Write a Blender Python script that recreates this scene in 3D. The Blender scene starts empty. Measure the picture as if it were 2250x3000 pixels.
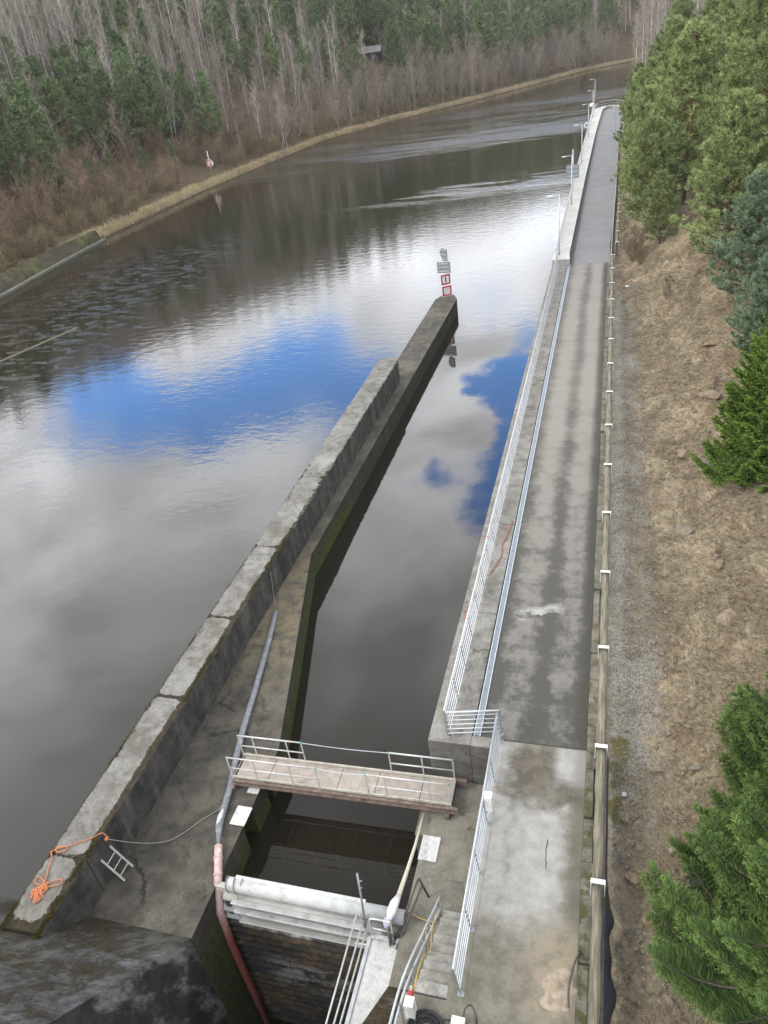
CAMR = [[0.959383, 0.035316, -0.279888], [0.253861, -0.540801, 0.801929], [-0.123043, -0.840409, -0.5278]]
import bpy, bmesh, math, random
import numpy as np
from mathutils import Matrix, Vector
PI = math.pi
rnd = random.Random(11)
nr = np.random.RandomState(5)
SC = bpy.context.scene
COL = SC.collection
WATER = -3.1      # river surface
LOW = -1.8        # lock platforms
DECK = 0.0        # road deck

# ------------------------------------------------------------------ tagging
def tag(o, label=None, cat=None, group=None, kind=None):
    if label: o['label'] = label
    if cat: o['category'] = cat
    if group: o['group'] = group
    if kind: o['kind'] = kind
    return o

def thing(name, label, cat, loc=(0, 0, 0), group=None):
    o = bpy.data.objects.new(name, None)
    COL.objects.link(o)
    o.location = loc
    o.empty_display_size = .2
    return tag(o, label, cat, group)

def link(name, mesh, parent=None, loc=None):
    o = bpy.data.objects.new(name, mesh)
    COL.objects.link(o)
    if parent is not None:
        o.parent = parent
        # children are modelled in world coordinates: undo the base offset
        o.location = -Vector(parent.location) if loc is None else loc
    elif loc is not None:
        o.location = loc
    return o

# ------------------------------------------------------------------ mesh builder
class MB:
    def __init__(self):
        self.v = []; self.f = []; self.m = []
    def add(self, vs, fs, mi=0):
        b = len(self.v)
        self.v += [tuple(p) for p in vs]
        self.f += [tuple(b + i for i in f) for f in fs]
        self.m += [mi] * len(fs)
        return self
    def box(self, x0, x1, y0, y1, z0, z1, mi=0):
        return self.add([(x0, y0, z0), (x1, y0, z0), (x1, y1, z0), (x0, y1, z0),
                         (x0, y0, z1), (x1, y0, z1), (x1, y1, z1), (x0, y1, z1)],
                        [(0, 3, 2, 1), (4, 5, 6, 7), (0, 1, 5, 4), (1, 2, 6, 5), (2, 3, 7, 6), (3, 0, 4, 7)], mi)
    def bar(self, a, b, w, h, up=(0, 0, 1), mi=0):
        a = Vector(a); b = Vector(b); d = (b - a).normalized()
        s = d.cross(Vector(up))
        if s.length < 1e-4: s = d.cross(Vector((1, 0, 0)))
        s.normalize(); u = s.cross(d)
        vs = []
        for p in (a, b):
            for i, j in ((-1, -1), (1, -1), (1, 1), (-1, 1)):
                vs.append(p + s * (i * w / 2) + u * (j * h / 2))
        return self.add(vs, [(0, 1, 2, 3), (7, 6, 5, 4), (0, 4, 5, 1), (1, 5, 6, 2), (2, 6, 7, 3), (3, 7, 4, 0)], mi)
    def prism(self, poly, z0, z1, mi=0):
        n = len(poly)
        vs = [(x, y, z0) for x, y in poly] + [(x, y, z1) for x, y in poly]
        fs = [tuple(reversed(range(n))), tuple(range(n, 2 * n))]
        fs += [(i, (i + 1) % n, n + (i + 1) % n, n + i) for i in range(n)]
        return self.add(vs, fs, mi)
    def extr_x(self, prof, x0, x1, mi=0):      # profile in (y,z), extruded along x
        n = len(prof)
        vs = [(x0, y, z) for y, z in prof] + [(x1, y, z) for y, z in prof]
        fs = [tuple(range(n)), tuple(reversed(range(n, 2 * n)))]
        fs += [((i + 1) % n, i, n + i, n + (i + 1) % n) for i in range(n)]
        return self.add(vs, fs, mi)
    def tube(self, pts, r, n=8, mi=0, flat=1.0, cap=True):
        pts = [Vector(p) for p in pts]
        k = len(pts)
        rs = r if hasattr(r, '__len__') else [r] * k
        vs = []; prev = None
        for i, p in enumerate(pts):
            d = (pts[min(i + 1, k - 1)] - pts[max(i - 1, 0)])
            d = d.normalized() if d.length > 1e-9 else Vector((0, 0, 1))
            if prev is None:
                s = d.cross(Vector((0, 0, 1)))
                if s.length < 1e-3: s = Vector((1, 0, 0))
            else:
                s = prev - d * prev.dot(d)
            s.normalize(); prev = s
            u = s.cross(d)
            for j in range(n):
                a = 2 * PI * j / n
                vs.append(p + s * (math.cos(a) * rs[i]) + u * (math.sin(a) * rs[i] * flat))
        fs = []
        for i in range(k - 1):
            for j in range(n):
                fs.append((i * n + j, (i + 1) * n + j, (i + 1) * n + (j + 1) % n, i * n + (j + 1) % n))
        if cap:
            fs.append(tuple(range(n)))
            fs.append(tuple(reversed(range((k - 1) * n, k * n))))
        return self.add(vs, fs, mi)
    def sphere(self, c, r, sq=(1, 1, 1), n=6, mi=0):
        vs = []; fs = []
        for i in range(n + 1):
            t = PI * i / n
            for j in range(2 * n):
                a = PI * j / n
                vs.append((c[0] + r * sq[0] * math.sin(t) * math.cos(a), c[1] + r * sq[1] * math.sin(t) * math.sin(a), c[2] + r * sq[2] * math.cos(t)))
        m = 2 * n
        for i in range(n):
            for j in range(m):
                fs.append((i * m + j, (i + 1) * m + j, (i + 1) * m + (j + 1) % m, i * m + (j + 1) % m))
        return self.add(vs, fs, mi)
    def mesh(self, name, mats, smooth=False):
        me = bpy.data.meshes.new(name)
        me.from_pydata(self.v, [], self.f)
        for m in (mats if isinstance(mats, (list, tuple)) else [mats]): me.materials.append(m)
        me.polygons.foreach_set('material_index', self.m)
        if smooth: me.polygons.foreach_set('use_smooth', [True] * len(self.f))
        me.validate(); me.update()
        return me
    def build(self, name, mats, parent=None, smooth=False, bevel=0, loc=None):
        o = link(name, self.mesh(name, mats, smooth), parent, loc)
        if bevel:
            b = o.modifiers.new('bevel', 'BEVEL'); b.width = bevel; b.segments = 2; b.limit_method = 'ANGLE'
        if smooth:
            for p in o.data.polygons: pass
        return o

def spline(pts, n=8):
    """Catmull-Rom through points"""
    P = [Vector(p) for p in pts]; out = []
    for i in range(len(P) - 1):
        a = P[max(i - 1, 0)]; b = P[i]; c = P[i + 1]; d = P[min(i + 2, len(P) - 1)]
        for k in range(n):
            t = k / n
            out.append(.5 * ((2 * b) + (c - a) * t + (2 * a - 5 * b + 4 * c - d) * t * t + (3 * b - a - 3 * c + d) * t ** 3))
    out.append(P[-1])
    return out

# ------------------------------------------------------------------ node expressions
class X:
    """a socket or number with arithmetic"""
    nt = None
    def __init__(self, s): self.s = s
    @staticmethod
    def m(op, *a, clamp=False):
        n = X.nt.nodes.new('ShaderNodeMath'); n.operation = op; n.use_clamp = clamp
        for i, v in enumerate(a):
            v = v.s if isinstance(v, X) else v
            if isinstance(v, (int, float)): n.inputs[i].default_value = v
            else: X.nt.links.new(v, n.inputs[i])
        return X(n.outputs[0])
    def __add__(s, o): return X.m('ADD', s, o)
    __radd__ = __add__
    def __sub__(s, o): return X.m('SUBTRACT', s, o)
    def __rsub__(s, o): return X.m('SUBTRACT', o, s)
    def __mul__(s, o): return X.m('MULTIPLY', s, o)
    __rmul__ = __mul__
    def __truediv__(s, o): return X.m('DIVIDE', s, o)
    def __pow__(s, o): return X.m('POWER', s, o)
    def abs(s): return X.m('ABSOLUTE', s)
    def clamp(s): return X.m('ADD', s, 0.0, clamp=True)
    def step(s, a, b):              # smoothstep a..b
        n = X.nt.nodes.new('ShaderNodeMapRange'); n.interpolation_type = 'SMOOTHSTEP'
        n.inputs[1].default_value = min(a, b); n.inputs[2].default_value = max(a, b)
        n.inputs[3].default_value = 0 if a < b else 1; n.inputs[4].default_value = 1 if a < b else 0
        X.nt.links.new(s.s, n.inputs[0]); return X(n.outputs[0])
def mx(a, b): return X.m('MAXIMUM', a, b)
def mn(a, b): return X.m('MINIMUM', a, b)
def sock(inp, v):
    if isinstance(v, X): v = v.s
    if isinstance(v, (int, float)): inp.default_value = v
    elif isinstance(v, (tuple, list)):
        inp.default_value = (*v, 1) if len(v) == 3 and len(inp.default_value) == 4 else v
    else: X.nt.links.new(v, inp)
def node(t, **k):
    n = X.nt.nodes.new(t)
    for a, b in k.items(): setattr(n, a, b)
    return n
def pos():
    return node('ShaderNodeNewGeometry').outputs['Position']
def objco():
    return node('ShaderNodeTexCoord').outputs['Object']
def scaled(vec, s):
    n = node('ShaderNodeVectorMath', operation='MULTIPLY'); X.nt.links.new(vec, n.inputs[0]); n.inputs[1].default_value = s; return n.outputs[0]
def sep(vec):
    n = node('ShaderNodeSeparateXYZ'); X.nt.links.new(vec, n.inputs[0]); return X(n.outputs[0]), X(n.outputs[1]), X(n.outputs[2])
def comb(x, y, z):
    n = node('ShaderNodeCombineXYZ')
    for i, v in enumerate((x, y, z)): sock(n.inputs[i], v)
    return n.outputs[0]
def noise(vec, scale, detail=4, rough=.55, dist=0):
    n = node('ShaderNodeTexNoise'); X.nt.links.new(vec, n.inputs['Vector'])
    n.inputs['Scale'].default_value = scale; n.inputs['Detail'].default_value = detail
    n.inputs['Roughness'].default_value = rough; n.inputs['Distortion'].default_value = dist
    return X(n.outputs[0])
def voro(vec, scale, feature='F1', out='Distance', rand=1):
    n = node('ShaderNodeTexVoronoi', feature=feature); X.nt.links.new(vec, n.inputs['Vector'])
    n.inputs['Scale'].default_value = scale; n.inputs['Randomness'].default_value = rand
    return X(n.outputs[out])
def mix(f, a, b):
    n = node('ShaderNodeMix', data_type='RGBA')
    sock(n.inputs[0], f); sock(n.inputs[6], a); sock(n.inputs[7], b)
    return X(n.outputs[2])
def gain(c, f):                      # colour times scalar
    n = node('ShaderNodeVectorMath', operation='SCALE')
    if isinstance(c, (tuple, list)): n.inputs[0].default_value = c
    else: X.nt.links.new(c.s, n.inputs[0])
    sock(n.inputs[3], f); return X(n.outputs[0])
def bump(h, strength=.4, dist=.02, normal=None):
    n = node('ShaderNodeBump'); sock(n.inputs['Height'], h); sock(n.inputs['Strength'], strength); n.inputs['Distance'].default_value = dist
    if normal is not None: X.nt.links.new(normal, n.inputs['Normal'])
    return n.outputs[0]
MATS = {}
def mat(name, fn):
    if name in MATS: return MATS[name]
    m = bpy.data.materials.new(name); m.use_nodes = True
    X.nt = m.node_tree
    p = X.nt.nodes['Principled BSDF']
    for k, v in fn().items():
        sock(p.inputs[k], v)
    MATS[name] = m
    return m
def rand_obj(): return X(node('ShaderNodeObjectInfo').outputs['Random'])
def nrm(): return sep(node('ShaderNodeNewGeometry').outputs['Normal'])
def simple(name, col, rough=.5, metal=0, var=.25, scale=6, dirt=None):
    def fn():
        p = objco(); n = noise(p, scale, 5, .6)
        c = mix(n.step(.3, .7), tuple(x * (1 - var) for x in col), tuple(min(1, x * (1 + var)) for x in col))
        if dirt: c = mix(noise(p, scale * .6, 6, .7).step(.5, .72), c, dirt)
        return {'Base Color': c, 'Roughness': (n * .3) + (rough - .15), 'Metallic': metal, 'Normal': bump(n, .15, .01)}
    return mat(name, fn)

# ------------------------------------------------------------------ materials
def concrete(name, base, dark, light, scale=1., moss=None, mosscol=(.045, .04, .012), streak=.6, pit=.5, extra=None, rough=.85, sidecol=None):
    def fn():
        p = pos(); x, y, z = sep(p); nx, ny, nz = nrm()
        up = nz.step(.5, .8)
        big = noise(p, .35 * scale, 6, .62, .4); mid = noise(p, 1.7 * scale, 8, .68, .3); fine = noise(p, 14, 6, .7); grit = noise(p, 70, 3, .6)
        c = mix(mid.step(.36, .66), dark, base)
        c = mix((big * .7 + fine * .3).step(.5, .68) * .75, c, light)
        spk = noise(p, 32, 4, .75); blot = (noise(p, 4.2, 8, .75) * .6 + spk * .4).step(.53, .62) * noise(p, .8, 4).step(.42, .6)
        c = mix(blot * .55, c, tuple(v * .5 for v in dark))
        c = gain(c, .45 + grit * .45 + fine * .3 + spk * .4)
        # vertical streaks, only on upright faces
        sv = noise(comb(x * 1.0, y * 1.0, z * .16), 1.5, 9, .7, .4)
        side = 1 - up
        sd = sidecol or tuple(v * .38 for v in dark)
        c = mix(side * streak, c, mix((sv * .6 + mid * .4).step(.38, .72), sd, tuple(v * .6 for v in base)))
        pits = voro(p, 11).step(.2, .08) * noise(p, 2.2, 3).step(.48, .6)
        c = mix(pits * pit * up, c, tuple(v * .25 for v in dark))
        if moss is not None:
            mk = moss(p, x, y, z, up)
            c = mix(mk, c, mix(noise(p, 6, 5).step(.35, .65), mosscol, tuple(v * 2.1 for v in mosscol)))
        wv = node('ShaderNodeVectorMath', operation='ADD'); X.nt.links.new(p, wv.inputs[0]); X.nt.links.new(gain(X(comb(fine, mid, big)), .9).s, wv.inputs[1])
        crk = voro(wv.outputs[0], .42, 'DISTANCE_TO_EDGE').step(.011, .004) * noise(p, .5, 3).step(.47, .56)
        c = mix(crk * .8, c, tuple(v * .3 for v in dark))
        if extra is not None: c = extra(c, p, x, y, z, up)
        h = fine * .5 + grit * .25 + mid * .6 - pits * .6
        return {'Base Color': c, 'Roughness': rough, 'Specular IOR Level': .3, 'Normal': bump(h, .55, .012)}
    return mat(name, fn)
# ---- specific materials
def near(v, a, w0, w1):            # 1 at |v-a|<w0 falling to 0 at w1
    return (v - a).abs().step(w1, w0)

def moss_parapet(p, x, y, z, up):
    n = noise(p, 2.6, 8, .72); n2 = noise(p, .7, 3)
    xr = x + 14.0 + (y - 7.5) * .0045; xl = x + 15.3 + (y - 7.5) * .0085
    e = mx(near(xr, 0, .02, .42), near(xl, 0, .02, .3))
    farfade = y.step(44, 15) * .75 + .25
    j = near(y, 9.6, .03, .25)
    for yy in (15.9, 20.3, 25.3, 31.7, 38, 45): j = mx(j, near(y, yy, .02, .22))
    t = (e * .46 + j * .36 + near(y, 7.35, .1, .7) * .5) * farfade + n * .55 + n2 * .2
    return up * (t + (noise(p, 9, 5, .75) - .5) * .35).step(.66, .71)
def moss_slope(p, x, y, z, up):
    ln = near(X.m('FRACT', y * 1.25 + (noise(p, 3, 4) - .5) * .06), .5, .01, .045) * .7 * up
    n = noise(p, 1.6, 9, .72, .4); b = noise(comb(x * .25, y * 1.4, z * .2), 1.2, 4, .6)
    f = noise(p, 7, 6, .75)
    return mx(ln, up.step(-.2, .3) * (n * .45 + b * .4 + f * .3 + near(y, 8.6, .05, .5) * .1).step(.53, .58) * .92)
def moss_ledge(p, x, y, z, up):
    n = noise(p, 3, 8, .7)
    yy = near(y, 22, 8, 18)
    return mx((1 - up) * (n * .6 + yy * .32 + z.step(-1.9, -3.1) * .22).step(.58, .78) * .85, up * n.step(.66, .75) * .5)
def moss_block(p, x, y, z, up):
    n = noise(p, 1.3, 7, .7)
    return (1 - up) * (n + z.step(-1.4, -.1) * .16 + x.step(-3.6, -3.1) * .1).step(.62, .74) * .8

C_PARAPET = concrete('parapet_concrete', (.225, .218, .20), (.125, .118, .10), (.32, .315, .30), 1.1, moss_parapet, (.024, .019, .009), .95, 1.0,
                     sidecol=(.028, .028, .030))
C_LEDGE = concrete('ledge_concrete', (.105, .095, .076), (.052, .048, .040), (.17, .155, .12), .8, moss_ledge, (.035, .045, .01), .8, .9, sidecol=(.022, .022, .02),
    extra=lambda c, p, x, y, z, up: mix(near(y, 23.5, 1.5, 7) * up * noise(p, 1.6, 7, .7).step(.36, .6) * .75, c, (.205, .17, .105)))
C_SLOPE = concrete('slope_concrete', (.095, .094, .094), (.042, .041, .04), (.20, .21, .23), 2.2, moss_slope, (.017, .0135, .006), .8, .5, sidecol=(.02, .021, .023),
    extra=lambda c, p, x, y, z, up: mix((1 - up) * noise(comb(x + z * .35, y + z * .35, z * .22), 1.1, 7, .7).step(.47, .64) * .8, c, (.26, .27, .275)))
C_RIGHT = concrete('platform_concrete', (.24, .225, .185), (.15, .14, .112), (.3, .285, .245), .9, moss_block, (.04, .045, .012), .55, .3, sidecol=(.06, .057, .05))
LICHEN = lambda c, p, x, y, z, up: mix(voro(p, 5.5).step(.13, .06) * (noise(p, 1.3, 4).step(.5, .62) + near(x, -4.9, .0, .3) * .5).clamp() * up * .8, c, (.55, .54, .5))
C_QUAY = concrete('quay_concrete', (.27, .258, .23), (.16, .15, .132), (.36, .35, .325), 1.1,
                  lambda p, x, y, z, up: up * (noise(p, 3, 8, .72) * .75 + near(x, -4.95, .02, .5) * .2).step(.64, .74), (.085, .078, .055), .7, .9, extra=LICHEN)
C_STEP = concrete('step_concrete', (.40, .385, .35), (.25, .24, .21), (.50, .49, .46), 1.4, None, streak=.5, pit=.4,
    extra=lambda c, p, x, y, z, up: mix(near(X.m('FRACT', (y * -1 + 10.88) / .325 + (noise(p, 8, 4) - .5) * .15), 1.0, .05, .22) * .85, c, (.06, .055, .045)))  # dark band at each tread's back: riser shadow painted in, along with dirt
C_WALK = concrete('walkway_concrete', (.60, .585, .555), (.48, .465, .435), (.66, .65, .62), .5, None, streak=.65, pit=.1)
C_KERB = concrete('kerb_concrete', (.19, .175, .135), (.10, .095, .07), (.30, .28, .23), 1.2,
                  lambda p, x, y, z, up: (noise(p, 3, 8, .7) + y.step(30, 9) * .12).step(.58, .7), (.04, .042, .015), .4, .3)
C_REVET = concrete('revetment_concrete', (.07, .058, .038), (.03, .025, .016), (.10, .098, .088), .3,
                   lambda p, x, y, z, up: (noise(p, .35, 8, .7)).step(.46, .6), (.05, .055, .014), .3, .2)
C_TOE = concrete('toe_concrete', (.15, .145, .12), (.10, .095, .075), (.19, .185, .155), .6, None, streak=.2, pit=.2)

def road_mat():
    p = pos(); x, y, z = sep(p)
    wx = noise(p, .5, 7, .66); wf = noise(p, 2.2, 9, .72); fine = noise(p, 12, 6, .7); grit = noise(p, 60, 3, .65)
    xb = noise(comb(x * .25, y, 0), 1.3, 8, .7)            # marks running across the deck
    # ---- long ramp
    xw = x + (noise(comb(x * .3, y * .12, 0), 1.0, 5, .65) - .5) * .45
    worn = mx(near(xw, -2.5, .1, .9), near(xw, -.95, .1, .85))
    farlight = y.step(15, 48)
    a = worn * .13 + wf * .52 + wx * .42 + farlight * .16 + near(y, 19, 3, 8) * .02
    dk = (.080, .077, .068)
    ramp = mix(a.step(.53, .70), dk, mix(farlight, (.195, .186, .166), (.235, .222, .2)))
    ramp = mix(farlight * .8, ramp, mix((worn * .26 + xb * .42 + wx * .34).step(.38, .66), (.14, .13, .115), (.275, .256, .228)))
    ramp = mix(near(x, -.15, .1, .55) * (wf * .6 + .4), ramp, (.055, .052, .042))
    scrape = near(y + (wf - .5) * 1.6 - x * .35, 22.6, .12, .4) * near(x, -2.1, .5, 1.1) * wf.step(.35, .55)
    ramp = mix(scrape, ramp, (.36, .355, .335))
    ramp = mix((voro(p, 3.5).step(.07, .03)) * y.step(24, 15) * .8, ramp, (.35, .34, .3))
    # ---- cement patch near the camera
    q = comb(x * .55, y * .9, 0)
    w = noise(q, 1.1, 9, .72, .3)
    d = mx(near(x + (w - .5) * 1.4, -1.35, .45, 1.05) * near(y + (w - .5) * 2.4, 11.9, 1.2, 2.6),
           mx(near(x + (w - .5) * .6, -2.45, .2, .6) * near(y, 13.2, 2.2, 4.), near(x, -.5, .35, .7) * near(y, 14.9, .5, .95)))
    patch = mix(d, mix(wf.step(.4, .62), (.15, .14, .108), (.215, .2, .16)), mix(wf.step(.3, .7), (.29, .28, .255), (.40, .39, .365)))
    brown = near(x + (w - .5) * 1.8, -1.75, .35, .95) * near(y + (w - .5) * 2, 14.6, .45, 1.2) * wf.step(.15, .45)
    brown = mx(brown, near(x + (w - .5) * 1.2, -.8, .3, .9) * near(y + (w - .5) * 2, 13.9, .1, .7) * .8)
    patch = mix(brown * .95, patch, mix(wf.step(.35, .6), (.085, .072, .055), (.15, .132, .105)))
    patch = mix(near(x, -.2, .1, .4) * (wf * .8), patch, (.10, .095, .07))
    patch = mix(near(y + (w - .5) * 1.2, 6.6, .2, 1.2) * x.step(-2.2, -1.2) * .9, patch, (.06, .058, .05))
    patch = mix(near(x + (w - .5) * 1.1, -.55, .3, 1.0) * near(y + (w - .5) * 1.4, 8.9, .5, 1.7) * wf.step(.25, .6) * .9, patch, (.30, .25, .18))
    crack = (near(x + (wf - .5) * .25, -1.05, .008, .022) * near(y, 12.0, .35, .5))
    patch = mix(crack, patch, (.05, .045, .04))
    c = mix(y.step(15.58, 15.63), patch, ramp)
    c = mix(near(y, 15.6, .015, .05) * .9, c, (.05, .048, .04))
    c = gain(c, .70 + grit * .3 + fine * .3)
    return {'Base Color': c, 'Roughness': .9, 'Specular IOR Level': .25, 'Normal': bump(fine * .5 + grit * .3 + wf * .5, .5, .01)}
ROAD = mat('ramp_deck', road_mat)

def asphalt():
    p = pos(); x, y, z = sep(p)
    n = noise(p, .4, 7, .65); g = noise(p, 30, 4, .7); s = noise(comb(x * .2, y, 0), .8, 6, .7)
    c = mix((n * .85 + s * .15).step(.36, .64), (.19, .19, .192), (.225, .225, .228))
    c = mix(near(x, -3.35, .05, .3) * .7, c, (.07, .068, .062))
    c = mix(near(y + x * .9 + (n - .5) * .6, 158.5, .12, .22) * .8, c, (.36, .36, .35))
    c = mix(near(y - x * .1 + (n - .5) * .8, 176, .1, .2) * x.step(-.5, .5) * .7, c, (.34, .34, .33))
    c = mix(near(x + (n - .5) * .1, .2, .03, .09) * y.step(156, 160) * .6, c, (.08, .08, .08))
    return {'Base Color': gain(c, .75 + g * .5), 'Roughness': .9, 'Normal': bump(g, .4, .01)}
ASPHALT = mat('asphalt', asphalt)

def water_mat():
    p = pos(); x, y, z = sep(p)
    # the lock approach is sheltered and calm, the open river ruffles with distance
    lock = x.step(-13.2, -12.0) * y.step(67, 58)
    calm = mx(lock, y.step(46, 18))
    r1 = noise(comb(x * .9, y * 1.5, 0), .75, 3, .55, .4)
    r2 = noise(comb(x * .8, y * 1.6, 0), 2.6, 3, .6, .3)
    # wind patches on the far reach: long streaks across the river
    u = y - x * .35
    wp = noise(comb(x * .006, u * .022, 0), 1.0, 5, .62, .6)
    wpf = noise(comb(x * .05, y * .2, 0), 1.0, 6, .65)
    patch = (wp * .5 + wpf * .5 + near(u, 250, 38, 75) * .22 + near(u - wpf * 14, 129, .5, 10) * .16 * x.step(-60, -22)).step(.57, .80) * y.step(100, 125)
    eddy = noise(comb(x * .36, y * .85, 0), 1.0, 7, .78, .5)
    ed = (eddy + near(x, -62, 5, 24) * .10).step(.63, .69) * near(y, 72, 18, 60) * x.step(-40, -55)
    amp = (1 - calm) * (.26 + y.step(60, 200) * .12) + .03
    amp = amp + patch * 1.7 + ed * .1
    h = (r1 * .75 + r2 * .25)
    ruff = noise(comb(x * .9, y * 1.4, 0), 5, 3, .6)
    h = h + ruff * (patch * .5 + ed * .15)
    bn = bump(h * amp, 1.0, .052)
    n = noise(p, .08, 4)
    c = mix(n, (.015, .0128, .009), (.022, .0185, .013))
    return {'Base Color': c, 'Roughness': patch * .10 + .012, 'IOR': 1.62, 'Specular IOR Level': .5, 'Normal': bn}
WATERM = mat('river_water', water_mat)

GALV = simple('galvanised_steel', (.55, .58, .61), .42, .35, .12, 3)
GALVD = simple('weathered_steel', (.30, .32, .34), .5, .4, .18, 4)
ALU = simple('bare_aluminium', (.62, .62, .60), .42, .3, .08, 4, (.42, .42, .37))
WHITE = simple('white_paint', (.78, .78, .76), .5, 0, .06, 3, (.55, .54, .5))
WHITEP = simple('white_plate', (.62, .62, .60), .6, 0, .12, 7, (.42, .42, .4))
GREEN = simple('green_cap', (.08, .42, .32), .5)
PRIMER = simple('red_primer_steel', (.205, .15, .12), .75, 0, .3, 5, (.11, .065, .045))
PLY = simple('worn_plywood', (.36, .315, .27), .85, 0, .14, 4, (.25, .215, .18))
HOSEM = simple('grey_hose', (.17, .18, .2), .6, 0, .2, 8, (.36, .37, .39))
PINK = mat('faded_red_pipe', lambda: (lambda z, n: {'Base Color': mix(z.step(-1.6, -4.0), mix(n.step(.4, .6), (.50, .33, .31), (.60, .45, .43)), (.20, .055, .04)), 'Roughness': .5})(sep(pos())[2], noise(pos(), 5)))
ORANGE = simple('orange_rope', (.52, .19, .09), .85, 0, .25, 40)
GREYROPE = simple('grey_rope', (.26, .25, .21), .9, 0, .25, 40)
CREAM = simple('cream_webbing', (.52, .49, .40), .8, 0, .1, 10)
YELLOW = simple('yellow_cable', (.55, .40, .09), .5, 0, .1, 10)
BLACKC = simple('black_cable', (.018, .019, .022), .5, 0, .2, 10)
RED = simple('red_paint', (.50, .025, .035), .45, 0, .1, 8)
BLACK = simple('black_paint', (.012, .012, .012), .5)
WOODP = simple('dark_pole', (.10, .085, .075), .8, 0, .3, 12)
GEO = simple('dimpled_membrane', (.045, .05, .062), .55, 0, .2, 30)
DARKGALV = simple('dark_steel', (.10, .105, .115), .55, .3, .2, 6)
def sandm():
    p = pos(); n = noise(p, 6, 8, .7); g = noise(p, 80, 2)
    return {'Base Color': gain(mix(n.step(.35, .65), (.27, .215, .15), (.40, .345, .26)), .8 + g * .4), 'Roughness': .95, 'Normal': bump(n + g * .3, .6, .02)}
SAND = mat('sand', sandm)
def logm():
    p = pos(); x, y, z = sep(p)
    g = noise(comb(x * 9, y * .5, z * 9), 2.2, 7, .68); b = noise(p, 1.2, 4)
    c = mix(g.step(.36, .66), (.115, .10, .07), (.27, .24, .18))
    c = mix(b.step(.5, .7) * .5, c, (.23, .215, .16))
    return {'Base Color': c, 'Roughness': .85, 'Normal': bump(g, .5, .01)}
LOG = mat('weathered_timber', logm)
def gatem():
    p = pos(); x, y, z = sep(p)
    n = noise(p, 1.3, 8, .7, .3); s = noise(comb(x * .5, y, z * 2.2), 1.6, 7, .7); f = noise(p, 9, 5, .7)
    rust = mix(f.step(.4, .62), (.03, .022, .013), (.12, .065, .018))
    dark = mix(n.step(.42, .6), (.012, .011, .009), rust)
    pale = mix(f, (.23, .225, .19), (.33, .32, .28))
    low = near(z, -5.7, .35, 1.5) * (s * .7 + f * .3).step(.46, .56) * x.step(-10, -8.8)
    c = mix(low * .55, dark, pale)
    c = mix((z + (n - .5) * .9).step(-3.35, -2.95), c, mix(n.step(.4, .7), (.40, .395, .36), (.52, .52, .50)))
    return {'Base Color': c, 'Roughness': .7, 'Normal': bump(f, .3, .01)}
GATEM = mat('stained_gate_plate', gatem)
GATEW = simple('gate_white_paint', (.54, .55, .54), .55, 0, .12, 3, (.30, .29, .25))

# ---- ground materials
def right_ground():
    p = pos(); x, y, z = sep(p)
    n = noise(p, .7, 8, .68, .3); f = noise(p, 5, 8, .72); g = noise(p, 26, 5, .7)
    st = noise(comb(x * 2.2 + y * .7, y * 1.2, z * 3), 2.4, 8, .72, .8)
    gravel = mix(voro(p, 27, out='Color').step(.15, .95), (.185, .17, .14), (.49, .46, .395))
    gravel = mix(noise(p, .9, 5, .7).step(.45, .6) * .4, gravel, (.16, .135, .10))
    gravel = mix(g.step(.35, .6) * .5, gravel, (.11, .10, .085))
    soil = mix(f.step(.35, .65), (.082, .066, .045), (.225, .183, .128))
    grass = mix(st.step(.32, .68), (.15, .118, .078), (.36, .30, .205))
    rock = mix(st.step(.4, .6), (.14, .108, .072), (.36, .285, .19))
    slope = x - 1.95 + (n - .5) * 2.6 + y.step(60, 66) * 1.2
    c = mix((n * .55 + f * .45).step(.42, .58), soil, grass)
    c = mix((noise(p, .35, 6, .65, .5)).step(.5, .58) * slope.step(0, 1.5), c, rock)
    c = mix(slope.step(.35, -.3) * y.step(7.5, 17) * y.step(64, 58), c, gravel)
    tan = noise(comb(x * .5, y * .28, 3), 1.0, 5, .6, .6).step(.47, .60) * slope.step(-.2, .6) * st.step(.28, .5)
    c = mix(tan * .85, c, mix(st.step(.36, .64), (.21, .17, .108), (.42, .355, .245)))
    leaf = (noise(p, .9, 5, .6).step(.5, .64)) * f.step(.42, .6) * slope.step(-.6, .1)
    c = mix(leaf * .6, c, (.17, .09, .055))
    mossn = (noise(p, 1.0, 6, .7, .2) + near(x, .8, .1, .7) * near(y, 15.5, 1, 3.5) * .16).step(.64, .72) * y.step(40, 30)
    c = mix(mossn * .8, c, mix(f, (.075, .07, .016), (.14, .12, .035)))
    c = gain(c, .46 + g * .5 + f * .3)
    return {'Base Color': c, 'Roughness': .95, 'Specular IOR Level': .15, 'Normal': bump(f * .7 + g * .4 + st * .5, .9, .04)}
RGROUND = mat('rocky_bank', right_ground)
def left_ground():
    p = pos(); x, y, z = sep(p)
    n = noise(p, .12, 7, .65); f = noise(p, 1.5, 8, .7)
    wood = mix(f.step(.35, .65), (.058, .044, .028), (.13, .098, .062))
    wood = mix(n.step(.5, .65) * .5, wood, (.09, .085, .04))
    dry = mix(f.step(.3, .7), (.20, .155, .085), (.40, .33, .19))
    h = z + (n - .5) * 1.5 + (f - .5) * .8
    c = mix(h.step(-1.6, -2.2), wood, dry)
    c = mix(z.step(-2.45, -3.0), c, (.06, .048, .03))
    return {'Base Color': c, 'Roughness': 1, 'Specular IOR Level': .1, 'Normal': bump(f, .8, .1)}
LGROUND = mat('woodland_floor', left_ground)
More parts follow.
